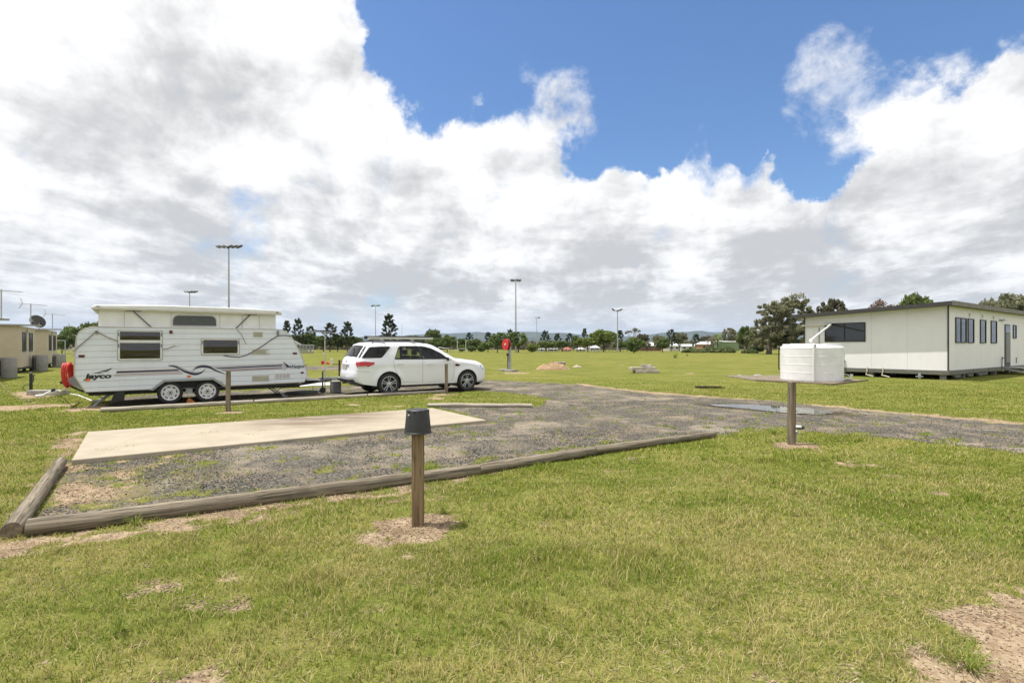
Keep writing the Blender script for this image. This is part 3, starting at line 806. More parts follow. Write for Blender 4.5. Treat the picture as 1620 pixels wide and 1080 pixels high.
    for x, z in ((-1.73, .71), (.43, .73), (3.385, .75)): patch('side_reflector', M['amber'] if x < 3 else M['dark_red'], x - .045, x + .045, z - .026, z + .026, .01)
    patch('clearance_lamp', M['dark_red'], -.02, .05, 1.90, 1.985, .03)
    patch('aerial_socket', M['white_plastic'], .10, .19, 1.565, 1.655, .025)
    def vent(x0, x1, z0, z1, mat, slots, vert=False):
        f = MB().bx(x0, x1, -.014, 0, z0, z1).build('vent', mat, t, bevel=.004)
        s = MB()
        for k in range(slots):
            if vert:
                w = (x1 - x0 - .06) / slots; a = x0 + .03 + k * w; s.bx(a + .012, a + w - .012, -.02, -.0145, z0 + .03, z1 - .03)
            else:
                w = (z1 - z0 - .03) / slots; a = z0 + .015 + k * w; s.bx(x0 + .02, x1 - .02, -.02, -.0145, a + w * .25, a + w * .8)
        s.build('louvre', M['pale_grey'] if vert else mk('vent louvre', (.40, .385, .32), .6), f)
    vent(2.02, 2.28, 1.83, 1.98, M['cream'], 5); vent(1.99, 2.45, 1.315, 1.47, M['cream'], 6); vent(1.99, 2.45, .53, .70, M['cream'], 6)
    vent(2.59, 3.05, .585, .765, M['white_plastic'], 4, True)
    patch('socket_box', M['white_plastic'], 2.37, 2.46, 1.35, 1.43, .03)
    patch('water_filler', M['white_plastic'], 1.15, 1.25, .56, .68, .02)
    patch('grab_handle', M['grey_plastic'], 2.66, 2.72, 1.90, 2.02, .04)
    # decals
    def decal(poly, mat, name='stripe', y=-.0035): return MB().prism(poly, y, y + .002).build(name, mat, t, smooth=False)
    decal([(-1.16, .865), (-1.15, .91), (.17, .925), (.22, .885)], M['navy'])
    decal([(-1.155, .918), (-1.15, .928), (.16, .95), (.175, .935)], M['tan_vinyl'])
    decal([(-1.20, .81), (-1.18, .838), (.24, .862), (.27, .835)], M['tan_vinyl'])
    decal([(-1.23, .782), (-1.22, .795), (.28, .815), (.30, .80)], M['mauve'])
    def ribbon(pts, w, mat):
        n_ = 24; up = []; lo = []
        for i in range(n_ + 1):
            s = i / n_ * (len(pts) - 1); k = min(int(s), len(pts) - 2); f = s - k
            p = [pts[max(k - 1, 0)], pts[k], pts[k + 1], pts[min(k + 2, len(pts) - 1)]]
            q = [.5 * ((2 * p[1][j]) + (p[2][j] - p[0][j]) * f + (2 * p[0][j] - 5 * p[1][j] + 4 * p[2][j] - p[3][j]) * f * f + (3 * p[1][j] - p[0][j] - 3 * p[2][j] + p[3][j]) * f ** 3) for j in (0, 1)]
            hw = w * (math.sin(math.pi * min(max(i / n_, .06), .94)) ** .6) / 2
            up.append((q[0], q[1] + hw)); lo.append((q[0], q[1] - hw))
        mb = MB()
        for i in range(n_): mb.add([(lo[i][0], -.004, lo[i][1]), (lo[i + 1][0], -.004, lo[i + 1][1]), (up[i + 1][0], -.004, up[i + 1][1]), (up[i][0], -.004, up[i][1])], [(0, 1, 2, 3)])
        return mb.build('swoosh', mat, t, smooth=False)
    ribbon([(-.04, 1.035), (.12, 1.0), (.32, .875), (.50, .80), (.62, .79), (.74, .84), (.82, .93)], .06, M['navy'])
    ribbon([(-.02, 1.06), (.15, 1.02), (.36, .905), (.52, .835), (.66, .83)], .022, M['mauve'])
    ribbon([(.52, .87), (.60, .955), (.74, .995), (.92, .965), (1.10, .86), (1.30, .765)], .06, M['navy'])
    ribbon([(.46, .86), (.58, .985), (.76, 1.03), (.95, .995), (1.14, .90)], .022, M['mauve'])
    decal([(1.06, .945), (1.16, .915), (2.82, .965), (2.82, 1.005)], M['navy'], y=-.0045)
    decal([(1.04, .975), (1.06, .958), (2.82, 1.02), (2.82, 1.035)], M['mauve'])
    decal([(1.18, .90), (1.32, .835), (2.82, .875), (2.82, .945)], M['mauve'], y=-.004)
    decal([(2.84, .83), (2.84, 1.09), (3.04, .94)], M['pale_grey'])
    decal([(2.84, 1.10), (2.92, 1.03), (3.06, .93), (2.95, .91)], M['navy'], y=-.0055)
    text_mesh('Jayco', 'maker_lettering', .17, M['black'], t, (-1.78, -.0035, .745), (R(90), 0, -.0), .18, 1.42, .008)
    # bird emblem above the lettering
    decal([(-1.60, .872), (-1.50, .915), (-1.43, .94), (-1.36, .955), (-1.24, 1.01), (-1.29, .95), (-1.37, .915), (-1.46, .905), (-1.52, .892)], M['black'], 'bird_emblem')
    decal([(-1.66, .868), (-1.58, .885), (-1.48, .885), (-1.40, .872), (-1.48, .868)], M['black'], 'bird_emblem', -.004)
    decal([(-1.42, .905), (-1.33, .922), (-1.29, .905), (-1.36, .893)], M['pale_grey'], 'bird_emblem', -.0045)
    text_mesh('Westport', 'model_lettering', .15, M['navy'], t, (3.015, -.0035, .885), (R(90), R(-3), 0), .45, .80, .0035)
    # ropes, awning arm cables and hose along the side
    def cord(name, pts, r, mat): return MB().tube(pts, r, 5).build(name, mat, t)
    cord('tie_rope', [(-2.02, -.02, 1.42), (-1.80, -.03, 1.66), (-1.56, -.035, 1.93)], .011, M['rope'])
    cord('tie_rope', [(-1.56, -.035, 1.93), (-1.36, -.04, 1.80), (-1.12, -.045, 1.68)], .011, M['rope'])
    cord('tie_rope', [(-.18, -.04, 1.47), (-.05, -.02, 1.50), (.11, -.03, 1.575)], .009, M['rope'])
    hk = MB(); hk.lathe([(.02, -.02), (.03, 0), (.02, .02)], 10, 'Y', (-1.56, -.03, 1.95), True); hk.lathe([(.018, -.02), (.028, 0), (.018, .02)], 10, 'Y', (-1.55, -.03, 1.89), True); hk.build('rope_ring', M['galv'], t)
    cable = [(1.26, -.012, 1.30), (1.42, -.012, 1.265), (1.64, -.012, 1.245), (1.84, -.012, 1.30), (2.0, -.012, 1.385), (2.29, -.012, 1.58), (2.45, -.012, 1.71), (2.69, -.02, 1.875), (2.9, -.012, 1.885), (3.06, -.012, 1.86)]
    cord('power_cable', cable, .012, M['dark_steel'])
    cord('awning_rod', [(1.60, -.02, 2.04), (1.70, -.03, 1.92), (1.84, -.03, 1.61)], .006, M['dark_steel'])
    # corner steadies
    for x, dx in ((2.55, .42), (-1.25, -.40)):
        for y in (.42, W_ - .42):
            s = MB(); s.tube([(x, y, .33), (x + dx, y, .02)], .022, 6); s.tube([(x + dx * .9, y, .33), (x + dx * .45, y, .18)], .014, 6); s.bx(x + dx - .08, x + dx + .08, y - .05, y + .05, 0.0, .025); s.build('corner_steady', M['galv'], t)
    # mud flaps
    for y in (.12, W_ - .12): MB().prism([(-1.18, .40), (-.98, .40), (-1.0, .16), (-1.3, .10)], y - .1, y + .1).build('mud_flap', M['black'], t)
    # drawbar, coupling, front apron, gas bottles and jockey wheel
    ap = MB(); ap.prism([(3.46, .48), (3.52, .62), (3.58, .60), (4.05, .49), (4.05, .46)], .5, W_ - .5); ap.build('drawbar_cover', M['white_paint'], t)
    gz_ = MB(); gz_.prism([(3.44, .46), (3.5, .62), (3.62, .46)], .3, .36); gz_.build('drawbar_gusset', M['dark_steel'], t)
    cp = MB(); cp.bx(4.15, 4.75, W_ / 2 - .06, W_ / 2 + .06, .42, .52); cp.ball((4.83, W_ / 2, .47), .06); cp.tube([(4.5, W_ / 2, .52), (4.42, W_ / 2 + .02, .66)], .012, 6); cp.build('coupling', M['galv'], t)
    jk = MB(); jk.tube([(4.25, W_ / 2 - .12, .02), (4.25, W_ / 2 - .12, .72)], .026, 8); jk.lathe([(.03, -.03), (.10, -.03), (.10, .03), (.03, .03)], 18, 'Y', (4.25, W_ / 2 - .12, .10), True); jk.tube([(4.25, W_ / 2 - .12, .72), (4.33, W_ / 2 - .12, .74)], .012, 6); jk.build('jockey_wheel', M['dark_steel'], t)
    # front window shield edge and tail lamps
    fs = MB(); fs.prism([(3.17, 1.74), (3.20, 1.72), (3.42, 1.60), (3.43, 1.625), (3.2, 1.755)], .3, W_ - .3); fs.build('stone_guard', M['white_paint'], t)
    for y in (.15, W_ - .35): MB().bx(-2.03, -1.99, y, y + .2, .9, 1.1).build('tail_lamp', M['red'], t)
    bb = MB(); bb.bx(-2.05, -1.98, .05, .12, 1.30, 1.36); bb.bx(-2.04, -1.98, .04, .1, 1.48, 1.53); bb.tube([(-2.03, .07, 1.36), (-2.05, .07, 1.42), (-2.03, .07, 1.48)], .008, 5); bb.build('grab_bracket', M['cream'], t)
    # ladder-like window at the tail
    return t
caravan()

# coil of red hose hung on the caravan's tail
h = thing('hose_coil', 'coil of red hose hanging from the tail of the caravan', 'hose', (-9.23 - 2.12 * U.x, 14.0 - 2.12 * U.y, .63), GRID)
rnd = random.Random(5)
mb = MB()
for k in range(7):
    r0 = rnd.uniform(.19, .24); off = rnd.uniform(-.07, .07); tl = rnd.uniform(-.12, .12)
    pts = []
    for i in range(21):
        a = 2 * math.pi * i / 20
        pts.append((-.02 + off * .6 + tl * .25 * math.sin(a) + .05 * math.cos(a), .22 + r0 * .62 * math.cos(a) + off * .4, .23 + (r0 + .05) * math.sin(a) * (1.15 if math.sin(a) < 0 else 1)))
    mb.tube(pts, .020, 7, False)
mb.build('hose_loops', M['red_hose'], h)
mb = MB(); mb.tube([(-.03, .16, -.03), (-.03, .3, -.03)], .05, 8); mb.build('hose_clip', M['black'], h)
# ------------------------------------------------------------------ white station wagon SUV (local: x forward, -y towards the photographer, z up, origin under the rear axle)
def suv():
    WB, RZ = 2.842, .358
    OUT = [(-1.0, .44), (-1.06, .52), (-1.075, .64), (-1.045, .80), (-1.02, .95), (-.985, 1.10), (-.93, 1.20), (-.79, 1.42), (-.69, 1.56), (-.60, 1.625), (-.2, 1.668), (.4, 1.684), (1.0, 1.672), (1.5, 1.612), (1.78, 1.51),
           (2.1, 1.325), (2.45, 1.135), (2.9, 1.065), (3.25, .985), (3.55, .885), (3.70, .79), (3.765, .66), (3.77, .50), (3.72, .36), (3.58, .27)]
    BOT = [(3.29, .25), (2.35, .25), (.5, .25), (-.42, .29), (-.8, .37)]
    poly = OUT + BOT
    top = np.array(OUT)
    def dist_top(x, z):
        d = np.full(np.shape(x), 9.0)
        for k in range(len(OUT) - 1):
            ax, az = OUT[k]; bx, bz = OUT[k + 1]
            ex, ez = bx - ax, bz - az
            tt = np.clip(((x - ax) * ex + (z - az) * ez) / (ex * ex + ez * ez), 0, 1)
            d = np.minimum(d, np.hypot(x - ax - tt * ex, z - az - tt * ez))
        return d
    def Wd(x, z):
        x = np.asarray(x, float); z = np.asarray(z, float)
        w = np.full(np.shape(x), .925)
        a = np.clip((-.15 - x) / .92, 0, 1); w = w - .12 * a ** 2.2
        a = np.clip((x - 2.9) / .87, 0, 1); w = w - .24 * a ** 2.4
        w = w - .05 * np.clip((.62 - z) / .37, 0, 1) ** 2
        w = w - .33 * np.clip(z - 1.06, 0, 1)
        w = w + .012 * np.exp(-((z - .965) / .05) ** 2) + .006 * np.exp(-((z - .42) / .05) ** 2)
        for cx in (0, WB):
            r = np.hypot(x - cx, z - RZ); w = w + .030 * np.exp(-((r - .43) / .075) ** 2) * (z > .2)
        d = dist_top(x, z); rr = .13
        return w - (rr - np.sqrt(np.maximum(rr ** 2 - np.clip(rr - d, 0, rr) ** 2, 0))) * .95
    def arch(cx, r=.405, n=22):
        return [(cx + r * math.cos(R(a)), max(RZ + r * math.sin(R(a)), .0)) for a in np.linspace(-30, 210, n)]
    Q = [(-.84, 1.20), (-.60, 1.50), (-.55, 1.525), (.05, 1.545), (.09, 1.52), (-.20, 1.23), (-.25, 1.20)]
    W1 = [(.20, 1.145), (.37, 1.52), (.42, 1.55), (1.05, 1.555), (1.12, 1.135)]
    W2 = [(1.19, 1.135), (1.13, 1.555), (1.30, 1.535), (1.50, 1.485), (1.86, 1.315), (2.10, 1.13)]
    def cdt(outline, holes=(), step=.055):
        pts = [Vector(p) for p in outline]; edges = [(i, (i + 1) % len(outline)) for i in range(len(outline))]
        for h in holes:
            b = len(pts); pts += [Vector(p) for p in h]; edges += [(b + i, b + (i + 1) % len(h)) for i in range(len(h))]
        ox = np.array(outline)
        gx_, gz_ = np.meshgrid(np.arange(ox[:, 0].min(), ox[:, 0].max(), step), np.arange(ox[:, 1].min(), ox[:, 1].max(), step))
        gx_, gz_ = gx_.ravel() + .013, gz_.ravel() + .017
        k = sdf(outline, gx_, gz_) > step * .3
        for h in holes: k &= np.abs(sdf(h, gx_, gz_)) > step * .3
        pts += [Vector((a, b)) for a, b in zip(gx_[k], gz_[k])]
        vs, es, fs, *_ = delaunay_2d_cdt(pts, edges, [], 0, 1e-5)
        P = np.array([tuple(v) for v in vs])
        F = [tuple(f) for f in fs]
        C = np.array([P[list(f)].mean(0) for f in F])
        keep = sdf(outline, C[:, 0], C[:, 1]) > 0
        for h in holes: keep &= sdf(h, C[:, 0], C[:, 1]) < 0
        return P, [f for f, q in zip(F, keep) if q]
    def dense(poly_, s=.04, close=True):
        o = []
        n = len(poly_)
        for i in range(n if close else n - 1):
            a = Vector(poly_[i]); b = Vector(poly_[(i + 1) % n]); k = max(1, int((b - a).length / s))
            o += [tuple(a + (b - a) * j / k) for j in range(k)]
        if not close: o.append(tuple(poly_[-1]))
        return o
    def surf(P, off=0.0, sg=-1):
        y = sg * (Wd(P[:, 0], P[:, 1]) + off)
        return np.stack([P[:, 0], y, P[:, 1]], 1)
    def smoothline(p):      # catmull through the silhouette
        o = []
        for i in range(len(p) - 1):
            a, b, c, d = p[max(i - 1, 0)], p[i], p[i + 1], p[min(i + 2, len(p) - 1)]
            n = max(2, int(math.hypot(c[0] - b[0], c[1] - b[1]) / .05))
            for j in range(n):
                f = j / n
                o.append(tuple(.5 * ((2 * b[q]) + (c[q] - a[q]) * f + (2 * a[q] - 5 * b[q] + 4 * c[q] - d[q]) * f * f + (3 * b[q] - a[q] - 3 * c[q] + d[q]) * f ** 3) for q in (0, 1)))
        return o + [p[-1]]
    SIL = smoothline(OUT)
    t = thing('station_wagon', 'white four-wheel-drive wagon with silver alloy wheels and a roof rack, parked on the gravel', 'car', (-3.93 - V.x * -.03, 16.52, 0), GRID)
    t.location = (*(Vector((-3.9, 16.47, 0)) + V * .93)[:2], 0)
    paint = mk('white car paint', (.84, .85, .90), .25, 0, .012, 2, coat=.8, dirt=(.60, .57, .52), damt=.15)
    dark = M['black']
    # ---- body shell: two sides plus a strip across, welded by position
    mb = MB()
    wheels_h = []
    side_out = []
    # cut the wheel arches straight out of the side's outline
    bot = [(3.58, .27)] + [p for p in arch(WB) if p[1] > .249] + [p for p in arch(0) if p[1] > .29] + [(-.8, .37)]
    so = SIL[:-1] + bot
    P, F = cdt(so, [Q, W1, W2])
    for sg in (-1, 1):
        S3 = surf(P, 0, sg); mb.add([tuple(v) for v in S3], F if sg < 0 else [f[::-1] for f in F])
    # strip across the car: roof, bonnet, nose, tailgate
    sil = np.array(SIL); n = len(sil)
    tan = np.gradient(sil, axis=0); nor = np.stack([-tan[:, 1], tan[:, 0]], 1); nor /= np.linalg.norm(nor, axis=1)[:, None]
    nor *= np.sign((nor * (sil - np.array([1.3, .8]))).sum(1))[:, None]
    def camber(x, z):
        if z > 1.58 and x < 1.7: return .045
        if x < -.6: return .07 if z > 1.15 else .085
        if x > 3.5: return .17
        if x > 2.45: return .055 + .08 * max(0, (x - 3.0) / .5)
        return .09
    cam_ = np.array([camber(*p) for p in sil]); cam_ = np.convolve(np.pad(cam_, 3, 'edge'), np.ones(7) / 7, 'valid')
    Yh = Wd(sil[:, 0], sil[:, 1]); m = 24
    js = np.sin(np.linspace(-math.pi / 2, math.pi / 2, m + 1))
    strip = np.zeros((n, m + 1, 3))
    for j, s in enumerate(js):
        c = cam_ * (1 - abs(s) ** 2.4)
        strip[:, j, 0] = sil[:, 0] + nor[:, 0] * c; strip[:, j, 2] = sil[:, 1] + nor[:, 1] * c; strip[:, j, 1] = Yh * s
    parts = {'body': [], 'windscreen': [], 'rear_window': [], 'bumper': []}
    for i in range(n - 1):
        for j in range(m):
            mx, mz = (sil[i] + sil[i + 1]) / 2; my = abs(js[j] + js[j + 1]) / 2
            k = 'body'
            if 1.62 < mx < 2.42 and mz > 1.14 and my < .93: k = 'windscreen'
            if mx < -.66 and 1.205 < mz < 1.575 and my < .90: k = 'rear_window'
            if mx < -.9 and mz < .535: k = 'bumper'
            if mx > 3.6 and (.56 < mz < .70 and my < .55 or mz < .40): k = 'bumper'
            parts[k].append((i, j))
    def strip_mb(fl, off=0.0):
        b = MB(); idx = {}
        for i, j in fl:
            q = []
            for a, c in ((i, j), (i, j + 1), (i + 1, j + 1), (i + 1, j)):
                if (a, c) not in idx:
                    p = strip[a, c]; idx[(a, c)] = len(b.v); b.v.append((p[0] + nor[a, 0] * off, p[1], p[2] + nor[a, 1] * off))
                q.append(idx[(a, c)])
            b.f.append(tuple(q))
        return b
    sb = strip_mb(parts['body']); mb.add(sb.v, sb.f)
    # weld
    o = mb.build('body', paint, t, angle=40)
    bm = bmesh.new(); bm.from_mesh(o.data); bmesh.ops.remove_doubles(bm, verts=bm.verts, dist=.002); bmesh.ops.recalc_face_normals(bm, faces=bm.faces); bm.to_mesh(o.data); bm.free()
    o.data.polygons.foreach_set('use_smooth', [True] * len(o.data.polygons)); o.data.set_sharp_from_angle(angle=R(50))
    gl = glass('tinted car glass', (.62, .67, .65)); gd = glass('privacy glass', (.12, .13, .14))
    strip_mb(parts['windscreen'], .0).build('windscreen', gl, t)
    rw = strip_mb(parts['rear_window'], .0).build('rear_window', glass('rear glass', (.16, .18, .18)), t)
    strip_mb(parts['bumper'], .004).build('bumper_insert', M['grey_plastic'], t)
    def patch(name, poly_, mat, off, sg, par=t, holes=(), step=.05):
        P_, F_ = cdt(dense(poly_, .03), [dense(h, .03) for h in holes], step); b = MB(); b.add([tuple(v) for v in surf(P_, off, sg)], F_); return b.build(name, mat, par)
    for sg in (-1, 1):
        for nm, wp, g_ in (('quarter_window', Q, gd), ('door_window', W1, gl), ('door_window', W2, gl)):
            w = patch(nm, wp, g_, -.006, sg)
            # black seal round the opening
            b = MB(); ring = dense(wp, .05); ring = ring + ring[:1]; Pa = np.array(ring); b.tube([tuple(v) for v in surf(Pa, .0, sg)], .011, 6, False); b.build('window_seal', dark, w)
        patch('pillar_trim', [(1.115, 1.13), (1.06, 1.56), (1.135, 1.56), (1.20, 1.13)], dark, .004, sg)
        patch('rear_pillar_glass', [(-.935, 1.205), (-.70, 1.555), (-.66, 1.555), (-.885, 1.205)], dark, .005, sg)
        # door gaps, crease lines
        for ln in ([(.14, 1.13), (.155, 1.0), (.20, .80), (.30, .62), (.46, .47), (.50, .40)], [(.50, .395), (1.16, .36), (2.22, .36)], [(1.155, 1.13), (1.16, .95), (1.165, .37)], [(2.15, 1.13), (2.31, 1.04), (2.33, .85), (2.31, .55), (2.24, .37)], [(-1.0, .79), (-.80, .775), (-.62, .76)]):
            Pa = np.array(dense(ln, .05, False)); s3 = surf(Pa, .0005, sg); MB().tube([tuple(v) for v in s3], .0045, 5, False).build('door_gap', M['grey_plastic'], t)
        tl = patch('tail_lamp', [(-1.02, 1.07), (-.80, 1.085), (-.50, 1.06), (-.46, 1.04), (-.50, .99), (-.66, .925), (-.80, .90), (-.99, .895)], M['red'], .012, sg)
        patch('lamp_lens', [(-.98, .90), (-.78, .905), (-.68, .925), (-.72, .945), (-.97, .935)], M['white_plastic'], .017, sg, tl)
        patch('headlight', [(3.40, .93), (3.58, .865), (3.655, .795), (3.62, .73), (3.53, .735), (3.43, .80)], mk('headlight lens', (.55, .58, .60), .08, .6, .3, 18, coat=1), .008, sg)
        patch('side_repeater', [(2.36, .955), (2.40, .965), (2.50, .945), (2.565, .905), (2.50, .88), (2.38, .88)], M['dark_red'], .008, sg)
        patch('sill_trim', [(.46, .235), (2.38, .235), (2.40, .295), (.44, .31)], dark, .006, sg)
        # wheel arch lip
        for cx in (0, WB):
            Pa = np.array([p for p in arch(cx, .402) if p[1] > .27]); s3 = surf(Pa, -.012, sg); MB().tube([tuple(v) for v in s3], .014, 6, False).build('arch_liner', dark, t)
            b = MB()
            prof = []
            for i, a in enumerate(np.linspace(-25, 205, 24)):
                x, z = cx + .405 * math.cos(R(a)), RZ + .405 * math.sin(R(a)); prof.append((x, z))
            for i in range(len(prof) - 1): (x0, z0), (x1, z1) = prof[i], prof[i + 1]; b.add([(x0, sg * .90, z0), (x1, sg * .90, z1), (x1, sg * .45, z1), (x0, sg * .45, z0)], [(0, 1, 2, 3)])
            b.add([(x, sg * .45, z) for x, z in prof], [tuple(range(len(prof)))])
            b.build('wheel_housing', dark, t)
        patch('mud_flap', [(2.40, .30), (2.47, .34), (2.49, .18), (2.42, .17)], dark, -.01, sg)
        patch('mud_flap', [(-.40, .36), (-.33, .38), (-.34, .19), (-.42, .20)], dark, -.01, sg)
        # handles
        for x0 in (.26, 1.30):
            b = MB(); z0 = .985 - .02 * (x0 > 1); pts = [(x0, z0), (x0 + .04, z0 + .012), (x0 + .13, z0 + .014), (x0 + .22, z0 + .006)]
            Pa = np.array(pts); s3 = surf(Pa, .022, sg); s3[0] = surf(Pa[:1], .002, sg)[0]; s3[-1] = surf(Pa[-1:], .002, sg)[0]
            b.tube([tuple(v) for v in s3], [.012, .017, .017, .012], 8); b.build('door_handle', paint, t)
        # mirror
        y0 = float(Wd(2.02, 1.10)); b = MB(); b.ball((2.07, sg * (y0 + .13), 1.13), .075, 12, 8)
        b.v = [(x if x > 2.03 else 2.03, y * 1.0 + (y - sg * (y0 + .13)) * .5, z) for x, y, z in b.v]
        b.tube([(2.08, sg * y0, 1.09), (2.08, sg * (y0 + .09), 1.10)], .03, 8); mm = b.build('side_mirror', paint, t)
        MB().bx(2.02, 2.028, sg * (y0 + .13) - .09, sg * (y0 + .13) + .09, 1.075, 1.185).build('mirror_glass', dark, mm)
        # roof rails
        b = MB(); b.tube([(-.45, sg * .60, 1.655), (-.38, sg * .60, 1.715), (.4, sg * .60, 1.745), (1.25, sg * .60, 1.715), (1.33, sg * .60, 1.655)], .018, 8); b.build('roof_rail', M['dark_steel'], t)
    # wheels
    rim_m = mk('alloy rim', (.50, .51, .53), .32, .85, .05, 4)
    def wheel(x, sg):
        y = sg * .83; a = lambda v: y + sg * v
        b = MB(); b.lathe([(.245, -.105), (.29, -.12), (.335, -.113), (.356, -.085), (.358, 0), (.356, .085), (.335, .113), (.29, .12), (.245, .105)], 48, 'Y', (x, y, RZ), True); w = b.build('wheel', M['rubber'], t)
        b = MB(); b.lathe([(.252, a(.108) - y), (.238, a(.112) - y), (.232, a(.10) - y), (.226, a(.03) - y), (.226, a(-.1) - y)], 48, 'Y', (x, y, RZ), cap=False)
        for k in range(5):
            for q0 in (-.17, .17):
                q = k * 2 * math.pi / 5 + .3; Mx = Matrix.Rotation(-q, 3, 'Y'); p0 = Mx @ Vector((.045, 0, .018 * (1 if q0 > 0 else -1))); Mq = Matrix.Rotation(-(q + q0), 3, 'Y'); p1 = Mq @ Vector((.232, 0, 0))
                c0, c1 = Vector((x, a(.075), RZ)) + p0, Vector((x, a(.095), RZ)) + p1
                b.tube([c0, c0.lerp(c1, .5), c1], [.020, .014, .017], 6)
        b.lathe([(.07, a(.05) - y), (.07, a(.085) - y), (.04, a(.10) - y), (.0001, a(.10) - y)], 24, 'Y', (x, y, RZ), cap=False); b.build('rim', rim_m, w)
        b = MB(); b.lathe([(.0001, a(.0) - y), (.155, a(.0) - y), (.155, a(.02) - y), (.0001, a(.02) - y)], 32, 'Y', (x, y, RZ), cap=False); b.lathe([(.0001, a(-.02) - y), (.226, a(-.02) - y)], 32, 'Y', (x, y, RZ), cap=False); b.build('brake_disc', M['dark_steel'], w)
    for x in (0, WB):
        for sg in (-1, 1): wheel(x, sg)
    # floor, interior
    b = MB(); b.bx(.42, 2.42, -.84, .84, .24, .30); b.bx(-.85, 3.55, -.45, .45, .30, .50); b.build('underbody', dark, t)
    trim = mk('grey cabin trim', (.075, .073, .07), .8, 0, .1, 8); seat_m = mk('charcoal seat fabric', (.06, .06, .065), .9, 0, .15, 20)
    b = MB(); b.bx(-.85, 2.3, -.80, .80, .50, .53); b.prism([(1.95, .6), (2.4, .6), (2.42, 1.10), (2.1, 1.12), (1.95, 1.0)], -.78, .78)
    for sg in (-1, 1): b.bx(-.8, 2.2, sg * .86 - .03, sg * .86 + .03, .45, 1.08) if False else None
    b.build('cabin_floor', trim, t)
    for sg in (-1, 1): MB().bx(.45, 2.2, sg * .80 - .02, sg * .80 + .02, .5, 1.10).build('door_card', trim, t)
    for x0, nm in ((1.15, 'front_seat'), (.20, 'rear_seat')):
        for y0 in ((-.40, .40) if x0 > 1 else (-.5, 0, .5)):
            b = MB(); w = .25 if x0 > 1 else .22
            b.bx(x0, x0 + .5, y0 - w, y0 + w, .62, .78); b.prism([(x0 + .02, .75), (x0 + .16, .75), (x0 + .02, 1.24), (x0 - .10, 1.24)], y0 - w, y0 + w)
            b.bx(x0 - .115, x0 - .015, y0 - .13, y0 + .13, 1.27, 1.43); b.tube([(x0 - .05, y0 - .05, 1.2), (x0 - .06, y0 - .05, 1.3)], .012, 5); b.tube([(x0 - .05, y0 + .05, 1.2), (x0 - .06, y0 + .05, 1.3)], .012, 5)
            b.build(nm, seat_m, t, bevel=.03)
    b = MB(); b.lathe([(.165, 0), (.18, .012), (.195, 0), (.18, -.012)], 24, 'Z', (0, 0, 0), True); Mx = Matrix.Rotation(R(-65), 3, 'Y'); b.v = [tuple(Mx @ Vector(v) + Vector((1.92, -.38, 1.08))) for v in b.v]; b.tube([(1.92, -.38, 1.08), (2.1, -.38, 1.0)], .03, 6); b.build('steering_wheel', dark, t)
    MB().bx(1.98, 2.02, -.1, .1, 1.38, 1.44).build('rear_view_mirror', dark, t)
    # tail: number plate, garnish, wiper, spoiler lamp, step
    def tailx(z): return float(np.interp(z, [.44, .52, .64, .80, .95, 1.10, 1.20, 1.42, 1.56], [-1.0, -1.06, -1.075, -1.045, -1.02, -.985, -.93, -.79, -.69]))
    MB().bx(tailx(.90) - .115, tailx(.90) - .085, -.20, .20, .845, .945).build('number_plate', mk('number plate', (.50, .49, .44), .4, 0, .25, 30), t)
    MB().bx(tailx(.98) - .115, tailx(.98) - .06, -.34, .34, .965, .99).build('plate_garnish', M['galv'], t)
    MB().lathe([(.0001, -.01), (.04, -.005), (.04, .005), (.0001, .01)], 16, 'Y').build('tail_emblem', M['grey_plastic'], t).location = (tailx(1.06) - .085, 0, 1.07)
    t_e = [c for c in bpy.data.objects if c.parent == t and c.name.startswith('tail_emblem')][0]; t_e.rotation_euler = (0, 0, R(90))
    b = MB(); b.tube([(tailx(1.21) - .075, .05, 1.215), (tailx(1.24) - .085, -.25, 1.235), (tailx(1.26) - .07, -.45, 1.255)], .012, 6); b.build('wiper', dark, t)
    b = MB(); b.bx(-.72, -.69, -.12, .12, 1.60, 1.615); b.build('brake_lamp', M['red'], t)
    b = MB(); b.prism([(-1.17, .46), (-1.19, .52), (-1.0, .53), (-.9, .40), (-1.0, .38)], -.66, .66); b.tube([(-1.2, .0, .40), (-1.0, 0, .40)], .03, 8); b.build('tow_bar', M['dark_steel'], t)
    for y in (-.45,): MB().tube([(-1.08, y, .37), (-.6, y, .36)], .03, 8).build('exhaust', M['galv'], t)
    # roof load: cross bars, rolled awning on the near side, flat panel
    for x in (-.1, .92):
        b = MB(); b.tube([(x, -.70, 1.775), (x, .70, 1.775)], .018, 8)
        for sg in (-1, 1): b.bx(x - .05, x + .05, sg * .60 - .03, sg * .60 + .03, 1.70, 1.775)
        b.build('roof_bar', M['galv'], t)
    b = MB(); b.bx(-.68, 1.58, -.84, -.74, 1.785, 1.855); b.build('rolled_awning', mk('silver awning case', (.62, .62, .61), .4, .3, .05, 5), t, bevel=.012)
    b = MB(); b.bx(-.74, 1.60, -.845, -.72, 1.858, 1.882); b.bx(-.75, -.68, -.86, -.73, 1.78, 1.885); b.build('awning_cover', dark, t, bevel=.008)
    b = MB(); b.bx(-.3, 1.45, -.45, .62, 1.80, 1.83); b.build('roof_panel', M['galv'], t, bevel=.006)
    MB().tube([(-.55, .1, 1.70), (-.72, .1, 1.86)], .008, 5).build('roof_aerial', dark, t)
    return t
suv()
